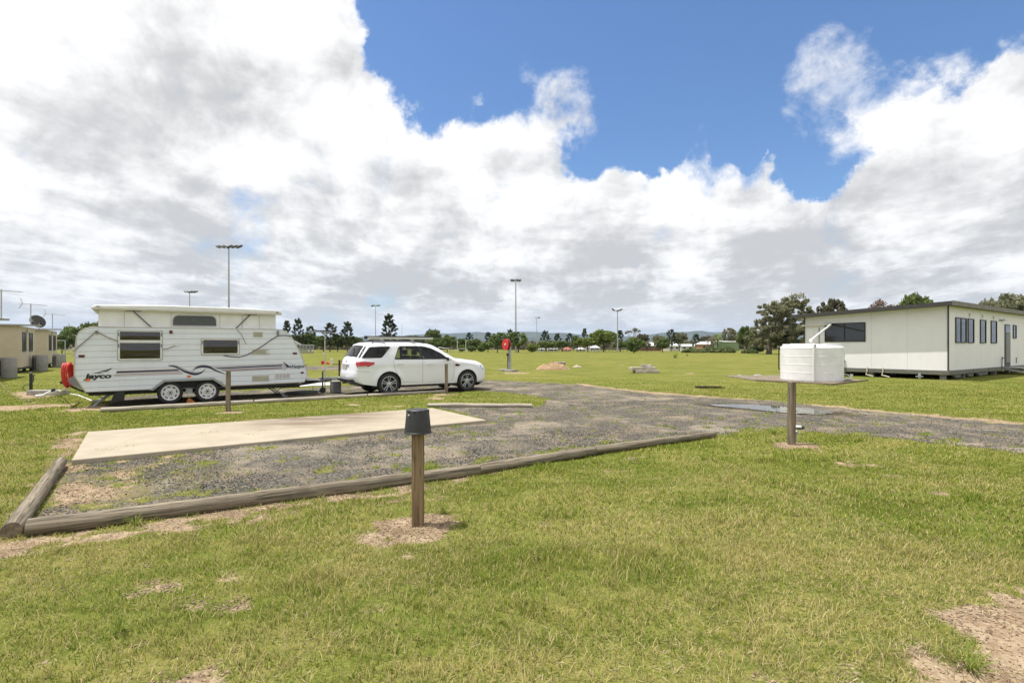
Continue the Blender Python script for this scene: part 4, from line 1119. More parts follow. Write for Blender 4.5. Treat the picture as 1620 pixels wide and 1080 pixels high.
# ------------------------------------------------------------------ posts and logs of the site
def post(px, py, h, r, wood_, label, extra=None, lean=0.0, flat=False):
    x, y = G(px, py)
    t = thing('timber_post', label, 'post', (x, y, 0), random.Random(px).uniform(0, 6), 'timber site posts')
    rn = random.Random(px)
    b = MB(); pts = []; rs = []
    for i in range(9):
        z = -.15 + (h + .15) * i / 8; pts.append((lean * z + rn.uniform(-.002, .002), rn.uniform(-.002, .002), z)); rs.append(r * rn.uniform(.97, 1.03))
    b.tube(pts, rs, 18); b.build('shaft', wood_, t, bevel=.006)
    MB().cyl((lean * h, 0, h - .002), (lean * h, 0, h + .003), r * .96, r * .9, 18).build('cut_end', M['grey_wood'], t)
    return t
p1 = post(661, 830, .80, .054, M['post_wood'], 'round brown timber post in front wearing an upturned black bucket')
post(1252, 703, .995, .062, M['grey_wood'], 'weathered round timber post standing in bare earth in front of the white tank', lean=.012)
post(361, 650, .965, .055, M['grey_wood'], 'grey timber post on the grass strip in front of the caravan')
post(706, 623, .985, .052, M['grey_wood'], 'grey timber post standing in front of the white car')
post(537, 601, .93, .045, M['dark_wood'], 'thin black timber post on the grass behind the car tail')
# upturned bucket over the near post
x, y = G(661, 830)
t = thing('bucket', 'black plastic bucket upside down over the nearest timber post', 'bucket', (x, y, 0), .4)
mb = MB(); mb.lathe([(.088, 1.005), (.094, 1.0), (.098, .985), (.1135, .83), (.1145, .815), (.119, .812), (.120, .802), (.112, .802), (.092, .99), (.001, .992)], 44)
bm_ = mk('dull black bucket plastic', (.030, .031, .033), .5, 0, .2, 6, dirt=(.14, .12, .09), damt=.25)
mb.build('pot', bm_, t)
mb = MB(); mb.lathe([(.001, 1.002), (.080, 1.002), (.084, 1.006), (.088, 1.004)], 40, cap=False); mb.build('base_disc', bm_, t)
for k in range(12):
    a = 2 * math.pi * k / 12
    MB().box((.0945 * math.cos(a), .0945 * math.sin(a), .992), (.012, .016, .014), a).build('drain_notch', M['black'], t)
MB().cyl((-.088, -.052, .965), (-.094, -.056, .965), .007, n=8).build('white_speck', M['white_plastic'], t)
# standpipe taps beside the tank post
x, y = G(1259, 699)
t = thing('garden_tap', 'small metal standpipe tap beside the weathered post near the road', 'tap', (x, y, 0))
mb = MB(); mb.tube([(0, 0, -.02), (.005, 0, .12), (.008, 0, .155)], .014, 8); mb.ball((.01, 0, .165), .026); mb.build('riser', M['galv'], t)
mb = MB(); mb.tube([(.01, 0, .15), (.05, -.02, .15), (.06, -.025, .13)], .010, 6); mb.build('spout', M['galv'], t)
x, y = G(1263, 679)
t = thing('pipe_fitting', 'little white and black pipe fitting lying in grass behind the weathered post', 'pipe fitting', (x, y, 0), .3)
mb = MB(); mb.lathe([(.001, .075), (.05, .07), (.06, .05), (.055, .04)], 14, cap=False); mb.build('cap', M['white_plastic'], t)
mb = MB(); mb.tube([(0, 0, 0), (0, 0, .05)], .03, 8); mb.tube([(0, 0, .045), (.09, 0, .04), (.12, 0, .02)], .025, 6); mb.build('elbow', M['black'], t)

def log(name, a, b, r0, r1, mat, label, bark=None, sag=0.0, zc=None, group='round edging logs'):
    rn = random.Random(int(a[0] * 1000) ^ 77)
    a = Vector((*a, (zc if zc is not None else r0 * .86))); b = Vector((*b, (zc if zc is not None else r1 * .86)))
    L = (b - a).length; d = (b - a).normalized()
    t = thing(name, label, 'log', a, 0, group); t.rotation_euler = d.to_track_quat('Z', 'Y').to_euler()
    mb = MB(); n = max(8, int(L / .16)); pts, rs = [], []
    for i in range(n + 1):
        f = i / n; pts.append((rn.uniform(-.004, .004), rn.uniform(-.004, .004) + sag * math.sin(math.pi * f), L * f))
        rs.append((r0 + (r1 - r0) * f) * rn.uniform(.955, 1.035))
    mb.tube(pts, rs, 20, True, .018, rn); mb.build('round', mat, t, angle=50)
    e = MB(); e.cyl((0, 0, -.004), (0, 0, .001), r0 * .93, r0 * .985, 20); e.build('sawn_end', wood('sawn log end', (.13, .10, .07), (.30, .245, .17), (14, 14, 14), .4), t)
    return t
log('timber_log', G(18, 838, .07), G(97, 729, .065), .072, .064, M['log_wood'], 'weathered round log along the left end of the gravel pad, cut end facing the viewer')
log('timber_log', G(44, 834, .07), G(757, 741, .07), .074, .068, M['log_wood'], 'long weathered log along the front edge of the pad, behind the bucket post')
log('timber_log', G(757, 741, .07), G(940, 712, .06), .070, .062, M['log_wood'], 'middle log of the front edge, between the long log and the one nearest the road')
log('timber_log', G(941, 711.5, .06), G(1130, 686, .05), .064, .052, M['log_wood'], 'front edge log farthest right, ending at the gravel road')
B1 = Vector((-9.78, 12.34, 0)) - V * .10
def bl(s): return (B1 + U * s)[:2]
log('timber_log', bl(0), bl(3.25), .058, .055, M['kerb_wood'], 'pale log on the ground under the left half of the caravan')
log('timber_log', bl(3.28), bl(6.4), .056, .054, M['kerb_wood'], 'pale log below the caravan drawbar, right of the grey post')
log('timber_log', bl(6.43), bl(9.15), .055, .052, M['kerb_wood'], 'pale log lying along the wheels of the white car')
log('timber_log', G(677, 640.5, .05), G(842, 641, .05), .055, .05, M['kerb_wood'], 'short pale log behind the right corner of the concrete slab')
# a piece of old dark timber in the grass right of the road
x, y = G(1100, 614)
t = thing('timber_beam', 'low black timber beam lying in grass beyond the gravel road', 'beam', (x, y, 0), -.12)
mb = MB(); mb.bx(0, .92, -.09, .09, -.03, .085); mb.build('beam', M['dark_wood'], t, bevel=.012)
MB().bx(.93, 1.06, -.05, .03, -.02, .05).build('broken_end', M['dark_wood'], t, bevel=.01)

# ------------------------------------------------------------------ things round the caravan
x, y = Gd(531, 622, .15)
t = thing('storage_box', 'dull grey steel box standing under the end of the drawbar', 'box', (x, y, 0), GRID)
mb = MB(); mb.bx(-.14, .14, -.16, .16, 0, .37); bx_ = mb.build('case', mk('dull grey steel box', (.17, .175, .175), .6, .2, .12, 6, dirt=(.12, .1, .07), damt=.4), t, bevel=.012)
MB().bx(-.15, .15, -.17, .17, .37, .40).build('lid', M['galv'], t, bevel=.006)
x, y = Gd(514, 621, .45)
t = thing('television_aerial', 'thin television aerial on a pale pole beside the caravan drawbar', 'aerial', (x, y, 0), GRID)
mb = MB(); mb.tube([(0, 0, 0), (0, 0, 1.2), (0, 0, 2.07)], [.020, .018, .015], 8); mb.build('mast', mk('pale aluminium pole', (.52, .50, .44), .5, .3, .1, 5), t)
mb = MB(); mb.tube([(-.50, -.15, 2.06), (.42, .2, 2.03)], .012, 6)
mb.build('boom', M['alu_grey'], t)
for k in range(9):
    f = k / 8; cx = -.48 + .88 * f; L = .38 - .22 * f; MB().tube([(cx - .3 * L, -.14 + .33 * f + L * .8, 2.06 - .03 * f), (cx + .3 * L, -.14 + .33 * f - L * .8, 2.06 - .03 * f)], .007, 5).build('rod', M['alu_grey'], t)
for k, (cx, cy, w) in enumerate(((-.30, -.06, .16), (-.08, .02, .17), (.14, .1, .16))): MB().box((cx, cy, 2.085), (w, .09, .045), .35).build('aerial_box', M['dark_steel'], t)
# clutter on the ground beneath the drawbar
x, y = Gd(478, 617, 2.0)
t = thing('tarpaulin', 'crumpled white tarpaulin on the ground behind the drawbar', 'tarpaulin', (x, y, 0), GRID)
nx_, ny_ = 22, 14; vs = []; fs = []
for j in range(ny_):
    for i in range(nx_):
        u, v = i / (nx_ - 1), j / (ny_ - 1); a = np.array([u * 7.1]), np.array([v * 5.3])
        vs.append((-.9 + 2.2 * u + .05 * math.sin(9 * v), -.6 + 1.2 * v + .05 * math.sin(7 * u), .02 + .20 * float(fbm(a[0], a[1], 3, 8)[0]) * (u * (1 - u) * v * (1 - v) * 16) ** .4))
for j in range(ny_ - 1):
    for i in range(nx_ - 1): k = j * nx_ + i; fs.append((k, k + 1, k + nx_ + 1, k + nx_))
o = MB().add(vs, fs).build('sheet', M['white_plastic'], t); sd = o.modifiers.new('thickness', 'SOLIDIFY'); sd.thickness = .006
x, y = Gd(470, 626, .75)
t = thing('hose_coil', 'flat coil of grey green hose lying under the caravan drawbar', 'hose', (x, y, 0), GRID)
mb = MB(); pts = []
for i in range(120): a = i * .21; r = .22 + .16 * math.sin(i * .017) + .02 * math.sin(i); pts.append((.2 + r * 1.5 * math.cos(a), r * .8 * math.sin(a), .02 + .0004 * i))
mb.tube(pts, .013, 6); mb.build('hose_loops', mk('grey green hose', (.12, .17, .16), .5, 0, .1, 6), t)
x, y = G(556, 0 + 618)
t = thing('wheel_chock', 'orange wedge under the rear tyre of the caravan', 'wedge', (-9.23 + .36 * U.x, 14.0 + .36 * U.y, 0), GRID)
mb = MB(); mb.prism([(0, 0), (.22, 0), (.2, .03), (.1, .12), (.06, .13)], -.02, .12); mb.build('wedge', mk('orange brown plastic', (.42, .15, .03), .6, 0, .2, 8), t, bevel=.006)

# power and water pedestal left of the caravan, concrete block and hoses at its foot
x, y = G(49, 619)
t = thing('site_pedestal', 'black post with tap and hose loop standing at a concrete block left of the caravan', 'pedestal', (x, y, 0), .2)
mb = MB(); mb.bx(-.035, .035, -.035, .035, -.1, .62); mb.build('column', M['black'], t, bevel=.006)
mb = MB(); mb.bx(-.04, .04, -.04, .04, .62, .66); mb.build('cap', M['grey_plastic'], t, bevel=.004)
mb = MB(); mb.tube([(.03, -.02, .50), (.09, -.03, .52), (.12, -.03, .56)], .014, 6); mb.bx(.075, .145, -.045, -.015, .55, .575); mb.tube([(.09, -.03, .52), (.10, -.03, .42), (.07, -.03, .33)], .016, 6); mb.build('tap', M['dark_steel'], t)
mb = MB(); mb.tube([(.07, -.03, .33), (.02, -.05, .27), (-.1, -.06, .25), (-.19, -.06, .18), (-.20, -.06, .10), (-.14, -.05, .03), (-.05, -.04, .01)], .011, 6); mb.build('hose', M['dark_steel'], t)
x, y = G(72, 625)
t = thing('concrete_block', 'long grey concrete block on the ground left of the caravan tail', 'block', (x, y + .1, 0), .10)
mb = MB(); mb.bx(-.55, .52, -.14, .14, -.05, .16); mb.build('block', M['concrete'], t, bevel=.015)
x, y = G(74, 627)
t = thing('waste_pipe', 'white plastic waste pipe slumped over the front of the concrete block', 'pipe', (x, y - .12, 0), .1)
mb = MB(); mb.tube([(-.16, -.06, .035), (.06, -.07, .06), (.18, -.02, .14), (.26, .04, .21)], [.038, .038, .034, .03], 9); mb.build('pipe', M['white_paint'], t)
MB().tube([(.22, .01, .19), (.30, .05, .23)], [.05, .045], 9).build('black_end', M['black'], t)
c0 = Vector((-9.23, 14, 0)); tail = c0 + U * -2.1
t = thing('waste_hose', 'pale hose sagging from the caravan tail down to the concrete block', 'hose', (0, 0, 0))
gb = Vector((*G(93, 626), 0))
mb = MB(); mb.tube([tail + V * .25 + Vector((0, 0, .62)), tail.lerp(gb, .4) + Vector((0, 0, .38)), tail.lerp(gb, .8) + Vector((0, 0, .2)), gb + Vector((0, 0, .17)), gb + Vector((-.3, -.1, .03))], .018, 7); mb.build('pipe', M['cream'], t)
gc = Vector((*G(92, 632), 0)); mb = MB(); mb.tube([tail + V * .4 + Vector((0, 0, .60)), tail.lerp(gc, .5) + Vector((0, 0, .30)), gc + Vector((0, 0, .03)), gc + Vector((-.5, -.25, .02)), gc + Vector((-.9, -.1, .02))], .008, 6); mb.build('thin_cord', M['rope'], t)
t = thing('water_hose', 'white hose lying on the grass under the left end of the caravan', 'hose', (0, 0, 0))
mb = MB(); P = [Vector((*G(*p), .02)) for p in ((112, 624), (124, 626), (136, 631), (146, 635), (155, 634), (166, 631))]; mb.tube(P, .02, 7); mb.build('pipe', M['white_paint'], t)
t = thing('extension_lead', 'thin brown lead running over the grass at the far left', 'lead', (0, 0, 0))
mb = MB(); P = [Vector((*G(*p), .015)) for p in ((-60, 606), (-6, 607), (6, 613), (14, 620), (22, 627), (36, 633), (48, 636))]; P[0].z = .7; P[1].z = .25; mb.tube(P, .010, 5); mb.build('cable', M['rope'], t)

# ------------------------------------------------------------------ the white demountable building and its tank
M['joint'] = mk('pale panel joint', (.66, .64, .62), .6)
def building():
    Cn = Vector((20.1, 23.9, 0)); L1, L2 = 6.38, 13.85
    t = thing('transportable_building', 'long white flat-walled building on stumps with dark roof edge and narrow windows', 'building', Cn, GRID)
    # local: x along the long side (u), y away from the viewer along the short side (v)
    wm = bpy.data.materials.new('white wall panels'); wm.use_nodes = True
    n = NT(wm.node_tree); b = n.n['Principled BSDF']; co = n.new('ShaderNodeTexCoord').outputs['Object']
    c = n.mix(n.smooth(n.noise(co, .9, 6, .6), .3, .7), (.82, .805, .83), (.87, .855, .88))
    mp = n.new('ShaderNodeMapping'); n.l.new(co, mp.inputs[0]); mp.inputs['Scale'].default_value = (3, 3, .3)
    c = n.mix(n.smooth(n.noise(mp.outputs[0], 2.0, 6, .65), .55, .85, 0, .16), c, (.42, .38, .31))
    n.l.new(c, b.inputs['Base Color']); b.inputs['Roughness'].default_value = .5
    F0 = .40
    zt = lambda y: 3.43 - .25 * y / L1
    b = MB(); b.add([(0, 0, F0), (L2, 0, F0), (L2, L1, F0), (0, L1, F0), (0, 0, zt(0)), (L2, 0, zt(0)), (L2, L1, zt(L1)), (0, L1, zt(L1))], [(0, 3, 2, 1), (4, 5, 6, 7), (0, 1, 5, 4), (1, 2, 6, 5), (2, 3, 7, 6), (3, 0, 4, 7)])
    b.build('wall', wm, t)
    # panel joints
    for y in (1.56, 3.10, 4.62, 5.9): MB().bx(-.004, .0, y - .006, y + .006, F0 + .03, zt(y) - .02).build('panel_joint', M['joint'], t)
    for x in (1.2, 4.9, 7.4, 9.8, 12.2): MB().bx(x - .005, x + .005, -.003, 0, F0 + .03, 3.40).build('panel_joint', M['joint'], t)
    tr = mk('dark grey trim', (.055, .052, .05), .5, .2, .1, 4)
    for x, y in ((-.02, -.02), (L2 + .02, -.02), (-.02, L1 + .02)): MB().bx(x - .025, x + .03, y - .025, y + .03, F0 - .02, zt(max(y, 0)) - .01).build('corner_trim', tr, t)
    # bearer, floor frame
    fr = mk('olive grey floor frame', (.16, .16, .135), .6, .2, .15, 5)
    b = MB(); b.bx(-.05, L2 + .05, -.05, -.003, F0 - .16, F0 + .035); b.bx(-.05, -.003, -.003, L1 + .05, F0 - .16, F0 + .035); b.bx(.0, L2, 0, .08, F0 - .17, F0 - .01); b.bx(0, .08, .09, L1, F0 - .17, F0 - .01); b.bx(0, L2, L1 - .08, L1, F0 - .17, F0 - .01)
    b.build('floor_frame', fr, t)
    for x in (3.5, 6.0, 8.4): MB().bx(x - .02, x + .02, -.06, -.05, F0 - .17, F0 + .04).build('frame_joint', tr, t)
    # roof
    O1 = .54; O2 = .30
    rt = lambda y: zt(y) + .10
    b = MB(); x0, x1, y0, y1 = -O1, L2 + .45, -O2, L1 + .55
    b.add([(x0, y0, zt(y0) + .01), (x1, y0, zt(y0) + .01), (x1, y1, zt(y1) + .01), (x0, y1, zt(y1) + .01), (x0, y0, zt(y0) + .13), (x1, y0, zt(y0) + .13), (x1, y1, zt(y1) + .13), (x0, y1, zt(y1) + .13)], [(0, 3, 2, 1), (4, 5, 6, 7), (0, 1, 5, 4), (1, 2, 6, 5), (2, 3, 7, 6), (3, 0, 4, 7)])
    rf = b.build('roof', mk('grey roof sheeting', (.10, .098, .095), .5, .3, .12, 4), t)
    fm = mk('weathered grey barge', (.20, .19, .17), .6, .3, .2, 3, dirt=(.30, .26, .20), damt=.5)
    b = MB(); b.add([(x0 - .02, y0 - .03, zt(y0) - .03), (x1, y0 - .03, zt(y0) - .03), (x1, y0, zt(y0) - .03), (x0 - .02, y0, zt(y0) - .03), (x0 - .02, y0 - .03, zt(y0) + .18), (x1, y0 - .03, zt(y0) + .18), (x1, y0, zt(y0) + .18), (x0 - .02, y0, zt(y0) + .18)], [(0, 3, 2, 1), (4, 5, 6, 7), (0, 1, 5, 4), (1, 2, 6, 5), (2, 3, 7, 6), (3, 0, 4, 7)]); b.build('fascia', fm, rf)
    b = MB(); b.add([(x0 - .025, y0, zt(y0) - .02), (x0, y0, zt(y0) - .02), (x0, y1, zt(y1) - .02), (x0 - .025, y1, zt(y1) - .02), (x0 - .025, y0, zt(y0) + .165), (x0, y0, zt(y0) + .165), (x0, y1, zt(y1) + .165), (x0 - .025, y1, zt(y1) + .165)], [(0, 3, 2, 1), (4, 5, 6, 7), (0, 1, 5, 4), (1, 2, 6, 5), (2, 3, 7, 6), (3, 0, 4, 7)]); b.build('barge_board', tr, rf)
    gm = bpy.data.materials.new('dark window glass'); gm.use_nodes = True
    gb = gm.node_tree.nodes['Principled BSDF']; gb.inputs['Base Color'].default_value = (.022, .024, .025, 1); gb.inputs['Roughness'].default_value = .04; gb.inputs['IOR'].default_value = 1.65
    wf = mk('black window frame', (.022, .024, .027), .45, .2, .1, 5); cur = mk('dark curtain', (.06, .06, .065), .9)
    # big sliding window on the short side (faces -x)
    def win_x(ya, yb, za, zb):
        f = MB(); e = .045
        f.bx(-.045, .0, ya, ya + e, za, zb); f.bx(-.045, .0, yb - e, yb, za, zb); f.bx(-.045, 0, ya + e, yb - e, za, za + e); f.bx(-.045, 0, ya + e, yb - e, zb - e, zb); ym = (ya + yb) / 2; f.bx(-.04, 0, ym - .025, ym + .025, za + e, zb - e)
        o = f.build('window', wf, t)
        for a, b_ in ((ya + e, ym - .025), (ym + .025, yb - e)): MB().bx(-.02, -.004, a, b_, za + e, zb - e).build('pane', gm, o)
    win_x(3.36, 5.32, 1.80, 2.80)
    def win_y(xa, xb, za, zb, split):
        f = MB(); e = .05
        f.bx(xa, xa + e, -.045, 0, za, zb); f.bx(xb - e, xb, -.045, 0, za, zb); f.bx(xa + e, xb - e, -.045, 0, za, za + e); f.bx(xa + e, xb - e, -.045, 0, zb - e, zb)
        if split: f.bx((xa + xb) / 2 - .03, (xa + xb) / 2 + .03, -.04, 0, za + e, zb - e)
        o = f.build('window', wf, t)
        MB().bx(xa + e, xb - e, -.018, -.003, za + e, zb - e).build('pane', gm, o)
    K = lambda px: ((px - CX) / FPX * Cn.y - Cn.x) / (U.x - (px - CX) / FPX * U.y)
    for a, b_, s in ((1511, 1528, True), (1530.5, 1540, False), (1550, 1559, False), (1567, 1576, False)): win_y(K(a), K(b_), 1.72, 2.93, s)
    win_y(K(1602), K(1607), 2.02, 2.80, False)
    # door with security grille and landing steps
    xa, xb = K(1589), K(1597.5)
    d = MB(); d.bx(xa, xb, -.03, 0, F0 + .02, 2.80); dr = d.build('door', wf, t)
    MB().bx(xa + .08, xb - .08, -.04, -.032, 2.32, 2.74).build('fanlight', gm, dr)
    for k in range(14): MB().bx(xa + .16, xb - .04, -.055, -.032, .70 + k * .115, .745 + k * .115).build('grille_bar', M['pale_grey'], dr)
    s = MB(); s.bx(xa - .1, xb + .45, -1.0, -.06, F0 - .06, F0 - .01); s.bx(xa - .1, xb + .3, -1.35, -1.0, .16, .2); s.prism([(-.06, F0 - .06), (-.06, F0 - .16), (-1.5, .0), (-1.5, .1)], xa - .15, xa - .1, lambda u, v, w: (w, u, v)); s.prism([(-.06, F0 - .06), (-.06, F0 - .16), (-1.5, .0), (-1.5, .1)], xb + .45, xb + .5, lambda u, v, w: (w, u, v)); s.build('steps', M['galv'], t)
    # vents and small signs under the eave
    for px in (1533.5, 1554, 1571.5): x = K(px); MB().bx(x - .08, x + .08, -.03, 0, 3.02, 3.19).build('wall_vent', M['cream'], t)
    b = MB(); x = K(1583); b.bx(x - .35, x + .45, -.03, 0, 2.96, 3.02); b.tube([(x - .3, -.05, 3.0), (x + .1, -.14, 3.04), (x + .4, -.10, 2.98)], .02, 6); b.build('eave_light', M['grey_plastic'], t)
    x = K(1583); b = MB(); b.tube([(x, -.05, F0 - .1), (x, -.06, .85), (x - .1, -.10, .98), (x - .2, -.1, .95)], .02, 6); b.tube([(x, -.06, .9), (x + .25, -.1, .92)], .025, 6); b.build('tap', M['dark_steel'], t)
    x = K(1607); b = MB(); b.tube([(x, -.03, .6), (x, -.03, .85), (x - .1, -.08, .9)], .018, 6); b.build('tap', M['dark_steel'], t)
    # stumps and waste pipes beneath
    for i in range(6):
        for j in range(3): MB().bx(.25 + i * (L2 - .5) / 5 - .1, .25 + i * (L2 - .5) / 5 + .1, .25 + j * (L1 - .5) / 2 - .1, .25 + j * (L1 - .5) / 2 + .1, -.1, F0 - .17).build('stump', M['concrete'], t)
    b = MB(); y = K(1455) if False else 1.05; b.bx(-.10, -.05, y - .05, y + .05, .02, F0 - .10); b.bx(-.14, -.03, y - .14, y + .14, .10, .15); b.build('tie_down', M['galv'], t)
    pm = mk('grey waste pipe', (.30, .295, .27), .5, 0, .1, 5)
    for px, w in ((1517, .8), (1538, .8), (1554, 1.6)):
        x = K(px); MB().tube([(x, .25, F0 - .15), (x, .22, .2), (x + .1, .2, .11), (x + w - .1, .2, .11), (x + w, .22, .2), (x + w, .25, F0 - .15)], .085, 10).build('waste_pipe', pm, t)
    # rain-water pipe from the gutter: along the wall, then down towards the tank
    wp = M['white_plastic']
    b = MB(); b.tube([(-.16, L1 + .10, 2.72), (-.16, 4.98, 2.74)], .045, 10); b.build('gutter_pipe', wp, t)
    Tk = Vector((TANK[0], TANK[1], 0)) - Cn; tl = Vector((Tk.dot(U), Tk.dot(V), 0))
    b = MB(); b.tube([(-.16, 4.98, 2.74), (-.30, 4.90, 2.72), (tl.x - .02, tl.y + .02, 1.82)], .052, 10); b.tube([(tl.x + .03, tl.y + .05, 1.84), (tl.x - .06, tl.y - .01, 1.78)], .06, 10); b.build('downpipe', wp, t)
    for y in (5.62,): MB().bx(-.03, -.005, y - .02, y + .02, 1.72, 2.6).build('conduit', M['grey_plastic'], t)
    MB().bx(-.05, 0, 5.42, 5.95, 1.66, 1.74).build('meter_box', M['cream'], t)
    for y, z1 in ((4.35, .55), (3.25, .50), (2.55, .50)):
        b = MB(); b.tube([(-.08, y, z1 + (.2 if y > 4 else 0)), (-.10, y, .3), (-.12, y + .05, .12), (-.3, y - .35, .05)], .028, 7); b.build('supply_pipe', M['galv'] if y > 4 else M['cream'], t)
    b = MB(); b.bx(-.06, -.02, 4.30, 4.40, .72, .80); b.tube([(-.07, 4.30, .8), (-.10, 4.42, .84)], .02, 6); b.build('tap', M['dark_steel'], t)
    return t
TANK = Gd(1283.5, 606, 1.22)
building()

def tank():
    x, y = TANK; rr = 1.235
    t = thing('water_tank', 'round white plastic rainwater tank on a concrete base beside the white building', 'tank', (x, y, 0))
    tm = mk('white polythene', (.82, .82, .85), .42, 0, .04, 2, dirt=(.42, .38, .31), damt=.22)
    prof = [(rr - .01, .06)]
    for k in range(4):
        z = .10 + k * .35
        prof += [(rr, z), (rr, z + .308), (rr + .006, z + .316), (rr + .006, z + .330), (rr, z + .338)]
    prof += [(rr, 1.50), (rr - .02, 1.535), (rr - .06, 1.56), (rr - .10, 1.57)]
    b = MB(); b.lathe(prof, 72, cap=False); b.lathe([(rr - .10, 1.57), (rr - .30, 1.60), (.3, 1.66), (.001, 1.67)], 72, cap=False); b.build('shell', tm, t, angle=14)
    # raised rim segments on top, with a step where the inlet sits
    def seg(a0, a1, z0, z1, r0, r1, nm):
        vs = []; fs = []; n = 28
        for i in range(n + 1):
            a = R(a0 + (a1 - a0) * i / n)
            for r, z in ((r0, z0), (r1, z0), (r1 - .03, z1), (r0 + .03, z1)): vs.append((r * math.cos(a), r * math.sin(a), z))
        for i in range(n):
            for q in range(4): fs.append((i * 4 + q, i * 4 + (q + 1) % 4, i * 4 + 4 + (q + 1) % 4, i * 4 + 4 + q))
        fs += [(0, 3, 2, 1), (n * 4, n * 4 + 1, n * 4 + 2, n * 4 + 3)]
        MB().add(vs, fs).build(nm, tm, t, bevel=.01)
    seg(-92, -14, 1.555, 1.675, rr - .48, rr - .075, 'top_rim'); seg(194, 250, 1.555, 1.675, rr - .48, rr - .075, 'top_rim'); seg(40, 150, 1.555, 1.66, rr - .48, rr - .075, 'top_rim')
    b = MB(); a = R(-116); p = Vector((math.cos(a), math.sin(a), 0)); q = p * (rr + .045)
    b.tube([q + Vector((0, 0, .08)), q + Vector((0, 0, 1.50)), p * (rr + .03) + Vector((0, 0, 1.60)), p * (rr - .1) + Vector((0, 0, 1.655))], .045, 12); b.build('overflow_pipe', M['white_plastic'], t)
    MB().cyl(p * (rr - .02) + Vector((.03, 0, 1.60)), p * (rr + .05) + Vector((.05, 0, 1.58)), .045, n=12).build('pipe_mouth', M['black'], t)
    b = MB(); a = R(-28); p = Vector((math.cos(a), math.sin(a), 0)); q = p * (rr + .06); b.tube([q + Vector((0, 0, .16)), q + Vector((.14, -.1, .14)), q + Vector((.2, -.1, .36))], .055, 10); b.build('outlet', M['white_plastic'], t)
    b = MB(); b.tube([p * (rr + .02) + Vector((0, .1, 1.5)), p * (rr + .06) + Vector((.02, .1, 1.2)), p * (rr + .03) + Vector((0, .1, .2))], .010, 5); b.build('level_cord', M['white_plastic'], t)
tank()
Pb = [G(1196, 601, .05), G(1316, 607.5, .05), G(1372, 601, .05), (G(1372, 601)[0] - 1.5, G(1372, 601)[1] + 3.2), (G(1196, 601)[0] - .2, G(1196, 601)[1] + 3.0)]
t = thing('tank_plinth', 'thin brown edged concrete plinth lying under the white water tank', 'plinth', (0, 0, 0))
MB().prism(Pb, -.03, .055, lambda u, v, w: (u, v, w)).build('pad', mk('brown stained concrete', (.215, .175, .12), .9, 0, .25, 5, bump=.4, dirt=(.14, .11, .075), damt=.6), t, bevel=.015)
for a, b_ in ((0, 1), (1, 2)):
    p, q = Vector((*Pb[a], .0)), Vector((*Pb[b_], .0)); d = (q - p).normalized(); nrm = Vector((d.y, -d.x, 0)) * .05
    b = MB(); b.add([p, q, q + nrm, p + nrm, p + Vector((0, 0, .075)), q + Vector((0, 0, .075)), q + nrm + Vector((0, 0, .075)), p + nrm + Vector((0, 0, .075))], [(0, 3, 2, 1), (4, 5, 6, 7), (0, 1, 5, 4), (1, 2, 6, 5), (2, 3, 7, 6), (3, 0, 4, 7)]); b.build('timber_edge', M['grey_wood'], t)
x, y = Gd(1233, 597, .3)
t = thing('pipe_stand', 'thin black pipe frame standing at the left side of the white tank', 'stand', (x, y, 0))
mb = MB(); mb.tube([(-.03, 0, .42), (-.03, 0, 1.50)], .028, 7); mb.tube([(-.03, 0, 1.45), (.10, .05, 1.45)], .02, 6); mb.tube([(-.03, 0, .42), (.06, 0, .36), (.06, 0, -.05)], .026, 7); mb.build('pipe', M['black'], t)
for px, py, s, lab in ((1199, 595.5, .16, 'small pale rock lying on the grass left of the tank base'), (1170, 594, .09, 'low pale stone flake left of the small rock near the tank')):
    x, y = G(px, py); t = thing('rock', lab, 'rock', (x, y, 0)); b = MB(); b.ball((0, 0, s * .3), s, 9, 6); rn = random.Random(px); b.v = [(a * 1.5 * rn.uniform(.8, 1.2), c * rn.uniform(.8, 1.2), e * .55 * rn.uniform(.8, 1.2)) for a, c, e in b.v]; b.build('stone', M['concrete'], t)

# ------------------------------------------------------------------ field: hose reel, soil heap, sleepers
x, y = G(806, 587.5)
t = thing('hose_reel', 'red fire hose reel on a galvanised post with a concrete foot in the field', 'hose reel', (x, y, 0), -.95)
mb = MB(); mb.bx(-.11, .11, -.06, .06, 0, 1.55); mb.build('post', M['galv'], t, bevel=.01)
MB().bx(.045, .065, -.063, -.06, .0, 1.5).build('post_channel', M['dark_steel'], t)
mb = MB(); mb.bx(-.95, .55, -.22, .22, -.05, .12) if False else mb.bx(-.25, .60, -.25, .25, -.05, .13); mb.build('foot', M['concrete'], t, bevel=.02)
mb = MB(); mb.box((-.62, -.1, .06), (.34, .3, .14), .3); mb.build('loose_block', M['concrete'], t, bevel=.02)
mb = MB(); mb.lathe([(.001, -0.253), (.345, -0.253), (.35, -0.244), (.345, -0.234), (.17, -0.231)], 40, 'Y', (-.10, 0, 1.68), cap=False); dsc = mb.build('front_disc', M['red_paint'], t)
mb = MB(); mb.lathe([(.31, -0.231), (.33, -0.216), (.315, -0.154), (.33, -0.104), (.31, -0.092)], 32, 'Y', (-.10, 0, 1.68), cap=False); mb.build('coiled_hose', M['black'], t)
mb = MB(); mb.lathe([(.17, -0.092), (.345, -0.089), (.35, -0.079), (.345, -.065), (.001, -.065)], 40, 'Y', (-.10, 0, 1.68), cap=False); mb.build('back_disc', M['red_paint'], t)
mb = MB(); mb.lathe([(.001, -0.278), (.06, -0.278), (.075, -0.259), (.075, -0.250)], 16, 'Y', (-.10, 0, 1.68), cap=False); mb.tube([(-.10, -.26, 1.68), (-.10, -.28, 1.61)], .03, 8); mb.build('hub', M['cream'], dsc)
